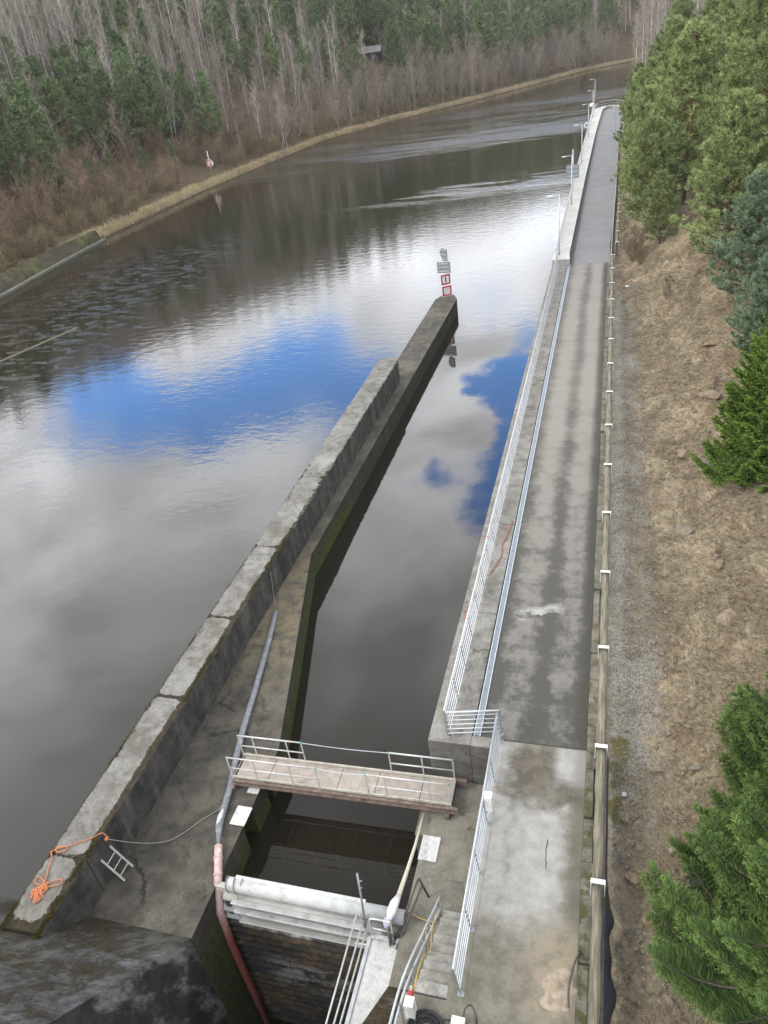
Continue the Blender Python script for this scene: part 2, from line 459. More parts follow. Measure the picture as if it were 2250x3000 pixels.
def stonem():
    p = objco(); r = rand_obj(); n = noise(pos(), 7, 7, .7)
    c = mix(r, (.26, .235, .19), (.30, .215, .135))
    return {'Base Color': mix(n.step(.35, .68), gain(c, .55), c), 'Roughness': .9, 'Normal': bump(n, .7, .02)}
STONE = mat('field_stone', stonem)

# ---- world: blue sky with broken cloud
SUN_EL, SUN_AZ = math.radians(42), math.radians(232)    # azimuth clockwise from +Y
def build_world():
    w = bpy.data.worlds.new('World'); SC.world = w; w.use_nodes = True
    X.nt = w.node_tree
    bg = X.nt.nodes['Background']
    sky = node('ShaderNodeTexSky'); sky.sky_type = 'NISHITA'; sky.sun_disc = False
    sky.sun_elevation = SUN_EL; sky.sun_rotation = SUN_AZ; sky.altitude = 400; sky.air_density = 1.0; sky.dust_density = .6; sky.ozone_density = 2.5
    d = node('ShaderNodeTexCoord').outputs['Generated']
    x, y, z = sep(d)
    deg = 180 / PI
    az = X.m('ARCTAN2', x, y) * deg; el = X.m('ARCSINE', z) * deg
    zz = mx(z, .02) + .12
    q = comb(x / zz, y / zz, 0)
    n1 = noise(q, 2.3, 8, .54, .5); n2 = noise(q, 4.6, 7, .6, .4); n3 = noise(q, .45, 4, .5)
    n4 = noise(q, 6.5, 7, .62, .3)
    wob = (n2 - .5) * 7 + (n1 - .5) * 7
    def blob(a, e, sa, se): 
        u = (az + wob - a) / sa; v = (el + (n1 - .5) * 6 + (n2 - .5) * 3 - e) / se
        return X.m('EXPONENT', (u * u + v * v) * -1.0)
    hole = None
    for a, e, sa, se, k in ((-36, 20.6, 8.5, 2.5, 1.1), (-27, 22.6, 8, 3.9, 1.3), (-20, 22.8, 5, 3.2, 1.0), (-4.8, 23.5, 4.8, 3.4, 1.6), (-6.4, 29.0, 4.2, 4.0, 1.5), (-9, 34, 3, 2.5, .5), (-40, 17.5, 4, 1.4, .85), (-15, 12.2, 7, 1.3, .38), (-24, 17.6, 5, 1.3, .75), (-9.5, 17, 4, 1.4, .65),
                            (-1.5, 8.8, 8, 1.3, .6), (-30, 19.0, 3, 1.2, .5), (-13.5, 30, 2.2, 2, .5), (-3, 12.5, 4, 1.6, .35), (-22, 27, 2, 1.6, .45)):
        b = blob(a, e, sa, se) * k
        hole = b if hole is None else hole + b
    for a, e, sa, se, k in ((-31.5, 17.2, 3.0, 1.8, 1.3), (-12, 24.6, 2.8, 2.0, .9), (-17, 26.4, 4, 1.6, .6), (-22.5, 24.6, 2.6, 1.2, .7), (-29, 25, 3, 1.2, .6)):
        hole = hole - blob(a, e, sa, se) * k
    front = az.step(-80, -55) * az.step(60, 35)
    cov = (hole * front + (1 - front) * n3.step(.52, .68) * .8).clamp()
    mask = (cov * 1.0 + (n2 - .5) * 1.3 + (n4 - .5) * .9).step(.92, .30)          # 1 = cloud
    # cloud brightness: bright low bank, heavier grey deck overhead
    br = el.step(26, 10) * .15 + el.step(46, 30) * 1.3 + el.step(57, 44) * .95 + .40
    br = br * (.50 + n1.step(.34, .64) * .55 + (n2 + n4 * .5) * .28) * (1 + (blob(-40, 31, 8, 5) + blob(-46, 23, 6, 4)) * .22)
    back = mx(az.abs().step(75, 120), el.step(62, 75))
    br = mix(back, br, 2.0 + (n1 - .5) * .8)
    tint = mix(back, mix(el.step(18, 45), (.97, .99, 1.03), (.97, .985, 1.0)), (1.02, 1.0, .95))
    n = node('ShaderNodeVectorMath', operation='SCALE'); X.nt.links.new(tint.s, n.inputs[0]); sock(n.inputs[3], br * CLOUD)
    vm = node('ShaderNodeVectorMath', operation='MULTIPLY'); X.nt.links.new(sky.outputs[0], vm.inputs[0]); vm.inputs[1].default_value = (3.6, 5.6, 7.6)
    c = mix(mask, X(vm.outputs[0]), X(n.outputs[0]))
    sock(bg.inputs[0], c); bg.inputs[1].default_value = .1
CLOUD, SKYGAIN = 10.0, 1.0
build_world()
sl = bpy.data.lights.new('sun', 'SUN'); sl.energy = 1.5; sl.angle = math.radians(14); sl.color = (1, .95, .88)
so = bpy.data.objects.new('sun', sl); COL.objects.link(so)
sd = Vector((math.sin(SUN_AZ) * math.cos(SUN_EL), math.cos(SUN_AZ) * math.cos(SUN_EL), math.sin(SUN_EL)))
so.rotation_euler = sd.to_track_quat('Z', 'Y').to_euler(); so.location = (0, -30, 60)
SC.view_settings.view_transform = 'Standard'; SC.view_settings.look = 'None'; SC.view_settings.exposure = 0.12; SC.view_settings.gamma = 1
SC.cycles.max_bounces = 6; SC.cycles.diffuse_bounces = 2; SC.cycles.glossy_bounces = 3; SC.cycles.transmission_bounces = 2; SC.cycles.use_denoising = True; SC.cycles.denoising_prefilter = 'ACCURATE'; SC.cycles.denoising_input_passes = 'RGB_ALBEDO_NORMAL'

# ---- camera
cam = bpy.data.cameras.new('camera'); co = bpy.data.objects.new('camera', cam); COL.objects.link(co); SC.camera = co
cam.sensor_fit = 'HORIZONTAL'; cam.sensor_width = 36; cam.lens = 36 * 1600 / 1659.0; cam.clip_start = .1; cam.clip_end = 5000
R = np.array(CAMR)
M = Matrix.Identity(4)
for i in range(3):
    M[i][0] = R[i, 0]; M[i][1] = -R[i, 1]; M[i][2] = -R[i, 2]
M[0][3], M[1][3], M[2][3] = 0, 0, 18.6
co.matrix_world = M
# ================================================================== terrain
LSH = np.array([(-62, -60), (-70, 30), (-78, 82), (-82.7, 115), (-85.3, 159), (-83.8, 235), (-72.2, 275), (-54.7, 313), (-34.1, 368), (-14, 425), (4, 452), (30, 470), (80, 482), (200, 490)], float)
RSH = [(200, 3.6), (245, 5.1), (276, 6.3), (320, 9.2), (345, 14), (372, 32), (390, 60), (405, 200)]
def sdist(px, py, poly=LSH):
    """distance to the shoreline and which side (positive inland, left of travel)"""
    best = np.full(px.shape, 1e9); sg = np.zeros(px.shape); tt = np.zeros(px.shape); acc = 0
    for (ax, ay), (bx, by) in zip(poly[:-1], poly[1:]):
        dx, dy = bx - ax, by - ay; L2 = dx * dx + dy * dy
        t = np.clip(((px - ax) * dx + (py - ay) * dy) / L2, 0, 1)
        d = np.hypot(px - ax - t * dx, py - ay - t * dy)
        cr = dx * (py - ay) - dy * (px - ax)
        k = d < best
        best = np.where(k, d, best); sg = np.where(k, np.sign(cr), sg); tt = np.where(k, acc + t * math.sqrt(L2), tt)
        acc += math.sqrt(L2)
    return best * sg, tt
def hsh(i, j, s):
    v = np.sin(i * 127.1 + j * 311.7 + s * 74.7) * 43758.5453
    return v - np.floor(v)
def vnoise(x, y, s=0):
    i = np.floor(x); j = np.floor(y); fx = x - i; fy = y - j
    fx = fx * fx * (3 - 2 * fx); fy = fy * fy * (3 - 2 * fy)
    return (hsh(i, j, s) * (1 - fx) + hsh(i + 1, j, s) * fx) * (1 - fy) + (hsh(i, j + 1, s) * (1 - fx) + hsh(i + 1, j + 1, s) * fx) * fy
def fbm(x, y, o=4, s=0):
    r = 0; a = .5
    for k in range(o):
        r = r + a * (vnoise(x, y, s + k) - .5); x = x * 2.03; y = y * 2.03; a *= .5
    return r
def zleft(px, py):
    px = np.asarray(px, float); py = np.asarray(py, float)
    d, t = sdist(px, py)
    z = WATER + np.where(d < 0, np.maximum(d * .35, -2.5), np.minimum(d * .42, 1.6) + np.clip(d - 4, 0, 6) * .12 + np.clip(d - 10, 0, 140) * (.38 + .26 * np.clip((py - 165) / 130, 0, 1)) + np.clip(d - 153, 0, 400) * .12)
    return z + np.where(d > 0, fbm(px * .07, py * .07, 4) * np.clip(d * .12, 0, 5), 0) + np.where(d > 0, fbm(px * .6, py * .6, 3, 9) * .35, 0)
def grid_mesh(name, xs, ys, zf, m, keep=None):
    gx, gy = np.meshgrid(xs, ys); gz = zf(gx, gy)
    nx, ny = len(xs), len(ys)
    co_ = np.stack([gx, gy, gz], -1).reshape(-1, 3)
    i = np.arange(nx * ny).reshape(ny, nx)
    q = np.stack([i[:-1, :-1], i[:-1, 1:], i[1:, 1:], i[1:, :-1]], -1).reshape(-1, 4)
    if keep is not None:
        k = keep(gx, gy).reshape(-1); q = q[k[q].any(1)]
    return arr_mesh(name, co_, q, m, smooth=True)
def arr_mesh(name, V, F, mats, smooth=False, mi=None, tint=None):
    me = bpy.data.meshes.new(name)
    n = F.shape[1]
    me.vertices.add(len(V)); me.vertices.foreach_set('co', np.ascontiguousarray(V, np.float32).ravel())
    me.loops.add(F.size); me.loops.foreach_set('vertex_index', np.ascontiguousarray(F, np.int32).ravel())
    me.polygons.add(len(F)); me.polygons.foreach_set('loop_start', np.arange(len(F), dtype=np.int32) * n)
    try: me.polygons.foreach_set('loop_total', np.full(len(F), n, np.int32))
    except Exception: pass
    for m in (mats if isinstance(mats, (list, tuple)) else [mats]): me.materials.append(m)
    if mi is not None: me.polygons.foreach_set('material_index', np.ascontiguousarray(mi, np.int32))
    if smooth: me.polygons.foreach_set('use_smooth', np.ones(len(F), bool))
    if tint is not None:
        a = me.attributes.new('tint', 'FLOAT', 'FACE'); a.data.foreach_set('value', np.ascontiguousarray(tint, np.float32))
    me.update(calc_edges=True)
    return me

tl = link('left_bank_terrain', grid_mesh('left_bank_terrain', np.arange(-330, 230, 2.), np.arange(-40, 760, 2.), zleft, LGROUND,
          lambda x, y: sdist(x, y)[0] > -8)); tag(tl, kind='structure')

X0Y = ([0, 8, 14, 20, 46, 55, 61, 75, 100, 150, 157, 165, 196, 206], [1.2, 1.2, 1.5, 2.1, 2.3, 1.8, 1.0, .9, .9, 1.0, 1.4, 6, 6, 4])
RY = np.array([p[0] for p in RSH], float); RX = np.array([p[1] for p in RSH], float)
def zright(px, py, rough=True):
    px = np.asarray(px, float); py = np.asarray(py, float)
    x0 = np.interp(py, *X0Y); s = px - x0
    z = -.3 + np.clip(s, 0, 16) * .46 + np.clip(s - 16, 0, 200) * .38
    z = z - np.clip(x0 - px, 0, 6) * .0
    xs = np.interp(py, RY, RX)
    zr = WATER - .2 + (px - xs) * .75
    z = np.where(py > 203, np.minimum(z, zr), z)
    if rough:
        k = np.clip(s * .5, 0, 1)
        z = z + k * (fbm(px * .55, py * .55, 5, 3) * 1.0 + np.maximum(0, fbm(px * .8 + 9, py * .4, 5, 7) - .0) * 2.2) + (1 - k) * fbm(px * 2.5, py * 2.5, 3, 4) * .07
    return z
xs = np.concatenate([np.arange(.04, 9, .13), np.arange(9, 24, .5), np.arange(24, 240, 4.)])
ys = np.concatenate([np.arange(-20, 2, 1.), np.arange(2, 60, .16), np.arange(60, 110, .5), np.arange(110, 430, 2.)])
tr = link('right_bank_terrain', grid_mesh('right_bank_terrain', xs, ys, zright, RGROUND)); tag(tr, kind='structure')

wm = MB(); wm.add([(-400, -60, WATER), (-17.5, -60, WATER), (-17.5, 10.55, WATER), (-400, 10.55, WATER),
                   (-400, 10.55, WATER), (-4.9, 10.55, WATER), (-4.9, 800, WATER), (-400, 800, WATER),
                   (-4.9, 190, WATER), (260, 190, WATER), (260, 800, WATER), (-4.9, 800, WATER)], [(0, 1, 2, 3), (4, 5, 6, 7), (8, 9, 10, 11)])
tag(wm.build('river_water', WATERM), kind='structure')
lw = MB(); lw.box(-11.2, -4.7, -6, 10.3, -12, -9.3); tag(lw.build('lock_chamber_water', WATERM), kind='structure')

# ================================================================== left lock wall and pier
lw_t = thing('lock_wall', 'long left lock wall with its mossy parapet, low ledge and pointed pier running out into the river', 'wall', (-12.5, 9, LOW))
m = MB()
# platform with bevel to the approach wall, cut by two stop-log grooves
for (y0, y1, x1) in ((8.84, 10.35, -10.6), (10.35, 12.4, -10.6), (12.4, 13.08, -11.08), (13.08, 14.12, -10.6), (14.12, 14.5, -11.0), (14.5, 15.5, -10.6)):
    m.box(-14.2, x1, y0, y1, -12, LOW)
m.prism([(-14.2, 15.5), (-10.6, 15.5), (-13.45, 26.9), (-14.2, 26.9)], -12, LOW)
m.prism([(-14.2, 26.9), (-13.45, 26.9), (-13.4, 67.3), (-13.9, 68.6), (-15.0, 68.6), (-15.45, 67.4), (-15.4, 49.2), (-15.1, 48.0), (-14.2, 47.5)], -12, LOW)
led = m.build('ledge', C_LEDGE, lw_t)
# parapet: cast in sections, broken edges
m = MB()
jts = [7.42, 9.6, 15.9, 20.3, 25.3, 31.7, 38.0, 43.5, 48.9]
for a, b in zip(jts[:-1], jts[1:]):
    yy = np.arange(a + .012, b - .012, .22).tolist() + [b - .012]
    if b > 48: yy = [q for q in yy if q < 48.0] + [48.05, 48.3, 48.5, 48.65, 48.75]
    vs = []
    for q in yy:
        xr = -13.96 - (q - 7.5) * .0045; xl = -15.26 - (q - 7.5) * .0085
        if q > 48: s = math.sqrt(max(0, 1 - ((q - 48.0) / .8) ** 2)); mid = (xr + xl) / 2; hw = (xr - xl) / 2 * (.45 + .55 * s); xl = mid - hw; xr = mid + hw
        j = lambda k=.03: rnd.uniform(-k, k)
        vs += [(xl, q, -9), (xl + j(), q, -.26 + j(.02)), (xl + .05 + j(.025), q, -.2), (xr - .04 + j(.02), q, -.2), (xr + j(.018), q, -.25 + j(.02)), (xr, q, -9)]
    n = len(yy); fs = []
    for i in range(n - 1):
        for k in range(5): fs.append((i * 6 + k, i * 6 + k + 1, i * 6 + 7 + k, i * 6 + 6 + k))
    fs += [(0, 5, 4, 3, 2, 1)[::1], tuple((n - 1) * 6 + k for k in range(6))]
    m.add(vs, fs)
par = m.build('parapet', C_PARAPET, lw_t)
# sloping apron that climbs toward the dam
m = MB()
K = 1.04
prof = [(8.84, LOW), (8.84, -12), (-4, -12), (-4, LOW + 12.84 * K)]
m.extr_x(prof, -17.4, -10.64)
m.extr_x([(10.35, -2.35), (10.35, -12), (8.84, -12), (8.84, -2.35)], -12, -11.0)
m.build('apron', C_SLOPE, lw_t)

# ================================================================== right lock wall
rw_t = thing('lock_wall', 'right lock wall with platform beside the stairs, below the road railing', 'wall', (-4, 12, LOW))
m = MB()
m.box(-4.81, -3.0, 8.75, 15.22, -12, LOW)
m.box(-5.1, -4.81, 13.1, 14.6, -12, LOW); 
m.build('platform', C_RIGHT, rw_t)
m = MB()
m.extr_x([(8.75, LOW), (8.75, -12), (-4, -12), (-4, LOW + 12.75 * K)], -4.81, -4.02)
m.build('apron', concrete('mossy_apron', (.12, .11, .085), (.05, .045, .03), (.2, .19, .16), 1.2, lambda p, x, y, z, up: noise(p, 2.5, 8, .7).step(.36, .5) * up.step(-.2, .3), (.032, .024, .010), .8), rw_t)
# staircase
st = thing('staircase', 'concrete stairs climbing from the lock platform to the deck by the pipe railing', 'stairs', (-3.4, 9.4, LOW))
m = MB()
for i in range(9):
    y1 = 10.88 - i * .325
    m.box(-3.76, -3.0, y1 - .305, y1, LOW - .4, LOW + .2 * (i + 1) - .012)
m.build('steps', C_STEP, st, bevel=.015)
m = MB(); m.extr_x([(10.9, LOW), (10.9, LOW + .05), (7.95, .02), (7.95, LOW)], -3.9, -3.76)
m.build('stringer', C_RIGHT, st)

# ================================================================== deck, road, quay
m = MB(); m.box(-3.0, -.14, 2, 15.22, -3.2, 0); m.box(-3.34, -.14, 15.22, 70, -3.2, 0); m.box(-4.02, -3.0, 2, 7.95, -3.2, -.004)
tag(m.build('ramp_road', ROAD), kind='structure')
m = MB(); m.prism([(-3.9, 70), (-.1, 70), (.5, 100), (.95, 156), (6.4, 166), (6.6, 184), (.6, 203.4), (-2.4, 204.3), (-3.6, 200)], -3.2, .004)
tag(m.build('asphalt_road', ASPHALT), kind='structure')
m = MB(); y = 3.
while y < 69.5:
    L = rnd.uniform(1.2, 3.2); y1 = min(y + L, 69.7); t = rnd.uniform(-.06, .05); w = rnd.uniform(-.03, .05)
    m.box(-.135, .13 + w, y, y1 - .03, -.8, .03 + t); y = y1
tag(m.build('kerb', C_KERB, bevel=.02), kind='structure')
q_t = thing('quay_wall', 'concrete quay wall strip under the grey pipe railing beside the road', 'wall', (-4.2, 15.3, 0))
m = MB()
ys_ = [15.22, 21.5, 27.6, 33.5, 39.5, 45.6, 51.5, 57.5, 63.5, 69.9]
for a, b in zip(ys_[:-1], ys_[1:]): m.box(-4.97, -3.62, a + (.0 if a == 15.22 else .008), b - .008, -12, .03)
m.box(-3.62, -3.0, 15.212, 15.62, -12, .026); m.box(-3.62, -3.34, 15.62, 69.9, -12, -.12)
m.build('quay_strip', C_QUAY, q_t, bevel=.025)
m = MB(); prof = [(-4.97, 69.9), (-3.42, 69.9), (-3.55, 72), (-3.5, 110), (-3.25, 160), (-2.7, 198), (-1.9, 203.0), (-.6, 203.6), (.3, 203.2), (6.6, 183.6), (7.0, 184), (.6, 204.2), (-.6, 204.6), (-2.6, 204.4), (-4.2, 201), (-4.97, 196)]
m.prism(prof, -12, .52)
m.build('raised_walkway', C_WALK, q_t)
# drain channel with grating
d_t = thing('drain_channel', 'long galvanised drainage grating set between quay strip and road', 'drain', (-3.48, 16, 0))
m = MB(); m.box(-3.575, -3.545, 15.62, 69.8, -.1, .035); m.box(-3.385, -3.355, 15.62, 69.8, -.1, .035); m.build('edge_angle', GALV, d_t)
m = MB(); y = 15.64
while y < 69.6:
    m.box(-3.545, -3.385, y, y + .985, -.02, .02); y += 1.0
m.build('grating', simple('grating_steel', (.25, .28, .31), .5, .4, .2, 20), d_t)
m = MB(); m.prism([(-3.9, 70.02), (-3.5, 70.02), (-3.48, 110), (-3.22, 160), (-2.7, 197.5), (-2.9, 197.5), (-3.9, 160)], 0, .02)

# revetment on the far bank
rv = thing('revetment', 'mossy sloping concrete revetment on the far bank at the left edge', 'revetment', (-80, 95, WATER))
m = MB()
rb = [(-60, -10), (-69.6, 30), (-74, 57), (-77.6, 82), (-80.5, 100), (-82.3, 113.5)]
rt = [(-62.8, -10), (-72.4, 30), (-76.8, 57), (-79.9, 82), (-82.2, 100), (-83.0, 113)]
vs = []
for (a, b), (c, d) in zip(rb, rt): vs += [(a, b, WATER - .4), (c, d, WATER + 1.75), (c - .5, d, WATER + 1.8), (c - .5, d, WATER - 2)]
fs = []
for i in range(len(rb) - 1):
    for k in range(3): fs.append((i * 4 + k, i * 4 + 4 + k, i * 4 + 5 + k, i * 4 + 1 + k))
fs += [(0, 1, 2, 3)[::-1]]
m.add(vs, fs); m.build('slope_slab', C_REVET, rv)
m = MB()
for (a, b), (c, d) in zip(rb[:-1], rb[1:]):
    m.bar((a + .25, b, WATER + .05), (c + .25, d, WATER + .05), .7, .5)
m.build('toe_beam', C_TOE, rv)
m = MB(); m.bar((-56.6, 50, WATER - .02), (-58.2, 57, WATER - .02), .5, .1); m.bar((-58.2, 57, WATER - .02), (-55.6, 67.5, WATER - .03), .55, .09)
tag(m.build('sunken_sill', simple('silted_sill', (.085, .07, .04), .8, 0, .2, 2)), 'low brown sill just awash in the water at the left edge', 'sill')
# ================================================================== railings
def railing(name, label, pts, spacing, zb, h, bars, base_off=.0, loc=None, lean=.0, rtop=.033, rbar=.02, plate=True, posts=None, metal=None):
    """pts: list of (x,y) polyline; posts flat steel, horizontal pipes"""
    metal = metal or GALV
    P = [Vector((a, b, zb)) for a, b in pts]
    t = thing(name, label, 'railing', loc or tuple(P[0]))
    L = [0]
    for a, b in zip(P[:-1], P[1:]): L.append(L[-1] + (b - a).length)
    def at(s):
        for i in range(len(P) - 1):
            if s <= L[i + 1] + 1e-6:
                d = (P[i + 1] - P[i]).normalized(); return P[i] + d * (s - L[i]), d
        return P[-1], (P[-1] - P[-2]).normalized()
    n = max(1, round(L[-1] / spacing))
    ss = posts or [L[-1] * i / n for i in range(n + 1)]
    for s in ss:
        p, d = at(s); side = d.cross(Vector((0, 0, 1)))
        m = MB(); foot = p + side * lean
        m.bar(foot, p + Vector((0, 0, h)), .012, .065, up=d)
        if plate: m.box(foot.x - .07, foot.x + .09, foot.y - .06, foot.y + .06, foot.z - .005, foot.z + .014)
        m.build('post', GALVD, t)
    up = Vector((0, 0, 1))
    m = MB(); m.tube([p + up * h for p in P], rtop, 8); m.build('top_rail', metal, t, True)
    for k in range(bars):
        z = h * (k + .75) / (bars + .55)
        m = MB(); m.tube([p + up * z + (P[1] - P[0]).cross(up).normalized() * lean * (1 - z / h) for p in P], rbar, 6); m.build('rail_bar', metal, t, True)
    return t
railing('pipe_railing', 'long grey pipe railing along the concrete quay strip', [(-4.42, 15.52), (-4.46, 69.4)], 1.48, .03, 1.08, 5, lean=.12)
railing('pipe_railing', 'short grey crosswise railing closing the end of the quay strip above the bridge', [(-4.36, 15.46), (-2.74, 15.78)], 1.65, .03, 1.08, 5)
railing('pipe_railing', 'grey pipe railing between the lock platform and the light cement deck', [(-2.80, 15.72), (-2.80, 8.15)], 1.5, .0, 1.06, 5, lean=-.1, posts=[.18, 1.67, 3.1, 4.58, 6.07, 7.57])
railing('pipe_railing', 'distant grey railing on the pale raised walkway, running past the lamp posts', [(-4.62, 69.6), (-4.7, 110), (-4.62, 160), (-4.35, 196), (-3.9, 200.5)], 2.0, .52, 1.08, 5, rtop=.05, rbar=.02, plate=False)
t = railing('pipe_railing', 'far railing of close upright bars bending right at the road end', [(-3.6, 202.6), (-2.0, 204.2), (.0, 204.2), (3.6, 194.3), (5.2, 189.2)], 1.0, .52, 1.1, 1, rtop=.04, rbar=.02, plate=False)

# stair handrail : two bent tubes with posts
t = thing('stair_handrail', 'pale pipe handrail bending down beside the concrete stairs', 'handrail', (-3.85, 9, LOW))
top = spline([(-3.76, 10.75, -.78), (-3.80, 9.4, .10), (-3.84, 8.1, .92), (-3.9, 7.3, 1.06), (-3.95, 5.8, 1.06)], 5)
low = [Vector((p.x, p.y, p.z - .46)) for p in top]
m = MB(); m.tube(top, .032, 8); m.build('top_rail', GALV, t, True)
m = MB(); m.tube(low, .028, 8); m.build('lower_rail', GALV, t, True)
for (y, zt, zb) in ((10.7, -.8, LOW), (9.3, .17, -.95), (8.3, .8, -.25), (7.25, 1.04, 0), (6.0, 1.06, 0)):
    m = MB(); m.bar((-3.82, y, zb), (-3.82, y, zt), .014, .05, up=(0, 1, 0)); m.build('post', GALVD, t)

# ================================================================== footbridge
br = thing('footbridge', 'low steel footbridge with worn plywood deck and thin pale railings across the lock', 'bridge', (-7.8, 14.4, LOW))
def bp(u, v, z):     # u 0..1 along, v 0..1 across, bridge lies a touch askew
    a = Vector((-11.5, 13.8, 0)); b = Vector((-4.1, 13.95, 0)); w = Vector((-.01, .98, 0))
    return a + (b - a) * u + w * v + Vector((0, 0, z))
ZB = LOW + .42
m = MB(); 
for (a, b) in ((0.012, .165), (.168, .49), (.493, .66), (.663, .86), (.863, 1.0)):
    p0, p1, p2, p3 = bp(a, .05, 0), bp(b, .05, 0), bp(b, .95, 0), bp(a, .95, 0)
    dz = rnd.uniform(0, .006)
    m.prism([(p.x, p.y) for p in (p0, p1, p2, p3)], ZB - .03, ZB + dz)
m.build('deck_panel', PLY, br)
for v, e0, e1 in ((0, -.005, 1.03), (1, .0, 1.045)):
    m = MB(); zc = ZB - .12
    m.bar(bp(e0, v, zc), bp(e1, v, zc), .02, .2); 
    s = -.045 if v == 0 else .045
    m.bar(bp(e0, v + s, zc + .10), bp(e1, v + s, zc + .10), .1, .014); m.bar(bp(e0, v + s, zc - .10), bp(e1, v + s, zc - .10), .1, .014)
    m.build('side_beam', PRIMER, br)
m = MB()
for u in (-.004, .2, .4, .6, .8, .99): m.bar(bp(u, .03, ZB - .12), bp(u, .97, ZB - .12), .06, .1)
m.build('cross_beam', PRIMER, br)
m = MB(); m.box(-11.62, -11.45, 13.6, 15.1, LOW + .005, LOW + .16); m.build('bearing_timber', PRIMER, br)
m = MB(); m.box(-4.3, -4.15, 13.75, 15.05, LOW + .005, LOW + .16); m.build('bearing_timber', PRIMER, br)
for v in (.03, .97):
    us1 = [.0, .125, .295, .42] ; us2 = [.645, .725, .915, 1.0]
    if v > .5: us1 = [.0, .07, .235, .31]; us2 = [.715, .86, .995]
    HR = 1.0
    for us in (us1, us2):
        for u in us:
            m = MB(); m.bar(bp(u, v, ZB - .02), bp(u, v, ZB + HR), .035, .035, up=(0, 1, 0)); m.build('post', ALU, br)
        m = MB(); m.tube([bp(us[0], v, ZB + HR), bp(us[-1], v, ZB + HR)], .027, 8); m.build('top_rail', ALU, br, True)
        m = MB(); m.tube([bp(us[0], v, ZB + HR * .5), bp(us[-1], v, ZB + HR * .5)], .022, 8); m.build('mid_rail', ALU, br, True)
        for u in (us[0], us[-1]):
            m = MB(); m.sphere(bp(u, v, ZB + HR), .036, n=4); m.build('corner_cap', GREEN, br, True)
    m = MB(); a, b = bp(us1[-1], v, ZB + HR - .01), bp(us2[0], v, ZB + HR - .01)
    m.tube([a + (b - a) * (i / 8) - Vector((0, 0, .05 * math.sin(PI * i / 8))) for i in range(9)], .012, 5); m.build('safety_chain', GALV, br)
    m = MB(); m.bar(bp(.0, v, ZB + .06), bp(1.0, v, ZB + .06), .03, .1); m.build('toe_board', simple('pale_toe_board', (.52, .5, .43), .7, 0, .15, 4, (.34, .31, .26)), br)

def plate(label, x0, x1, y0, y1, z):
    m = MB(); m.box(x0, x1, y0, y1, z + .004, z + .03); tag(m.build('cover_plate', WHITEP, bevel=.004), label, 'plate')
plate('white square plate on the left lock platform by the grey hose', -11.08, -10.56, 12.41, 13.1, LOW)
plate('white square plate on the right lock platform beside the white strap', -4.83, -4.28, 12.31, 13.12, LOW)
plate('narrow white plate half under the footbridge on its left end', -11.0, -10.6, 13.62, 14.3, LOW)

# ================================================================== lock gate
g = thing('lock_gate', 'tall stained lock gate with white tube on top', 'gate', (-7.7, 10.4, -9))
m = MB(); m.box(-10.97, -4.82, 10.36, 10.54, -9.6, -2.38); m.box(-10.56, -4.82, 10.365, 10.535, -2.38, -1.75); m.build('skin_plate', GATEM, g)
m = MB(); m.tube([(-10.12, 10.42, -1.56), (-4.75, 10.42, -1.56)], .2, 20); m.build('top_tube', GATEW, g, True)
m = MB(); m.box(-9.9, -5.9, 10.5, 10.62, -1.42, -1.37); m.build('top_flange', GATEW, g)
m = MB(); m.tube([(-10.3, 10.3, -2.02), (-4.82, 10.3, -2.02)], .13, 14); m.build('lower_tube', GATEM, g, True)
m = MB(); z = -2.35
while z > -9.3:
    # half-round corrugation
    n = 7; prof = [(10.36, z)] + [(10.36 - .24 * math.sin(PI * k / n), z - .36 * k / n) for k in range(1, n)] + [(10.36, z - .36)]
    m.extr_x(prof, -10.95, -4.83); z -= .38
m.build('corrugated_face', GATEM, g)
for (x0, x1, y, z) in ((-9.95, -5.35, 10.10, -1.88), (-9.9, -5.4, 10.04, -2.2), (-9.8, -5.25, 10.0, -2.62)):
    m = MB(); m.bar((x0, y, z), (x1, y, z), .2, .035, up=(0, .35, 1)); m.build('white_flange' if z > -2.3 else 'pale_flange', GATEW if z > -2.3 else GATEM, g, bevel=.008)
m = MB(); m.box(-10.3, -10.15, 10.2, 10.36, -9.4, -2.2); m.build('edge_seal', simple('seal_rubber', (.05, .05, .045)), g)

# pale red pipe going down in front of the gate and the flat hose feeding it
m = MB(); path = spline([(-10.98, 11.5, -1.58), (-10.72, 10.95, -1.58), (-10.58, 10.55, -1.75)], 6) + [Vector((-10.5, 10.08, -2.6)), Vector((-10.45, 9.95, -4)), Vector((-10.4, 9.92, -6)), Vector((-10.35, 9.9, -9))]
pp = thing('drain_pipe', 'faded pink pipe bending over the edge and down in front of the lock gate', 'pipe', (-10.7, 10.9, LOW))
m.tube(path, .125, 14); m.build('pipe_run', PINK, pp, True)
m = MB()
for i in (4, 9): 
    a, b = path[i], path[i + 1]; m.tube([a, a + (b - a).normalized() * .06], .145, 14)
m.build('sleeve', PINK, pp, True)
m = MB(); m.box(-10.84, -10.80, 11.12, 11.35, -1.47, -1.452); m.build('pipe_label', WHITE, pp)
h = thing('flat_hose', 'long grey flat hose snaking over the left platform and under the footbridge', 'hose', (-12, 16, LOW))
pts = [(-13.56, 22.6, LOW + .05), (-13.1, 20.6, LOW + .08), (-12.55, 17.9, LOW + .09), (-12.2, 16.0, LOW + .09), (-11.86, 14.6, LOW + .1), (-11.62, 13.7, LOW + .1), (-11.45, 12.8, LOW + .12), (-11.32, 12.25, LOW + .16), (-11.15, 11.85, LOW + .18), (-11.0, 11.52, LOW + .2)]
sp = spline(pts, 6); k = len(sp)
rs = [.12 if i < k * .78 else .12 - .075 * min(1, (i - k * .78) / (k * .17)) for i in range(k)]
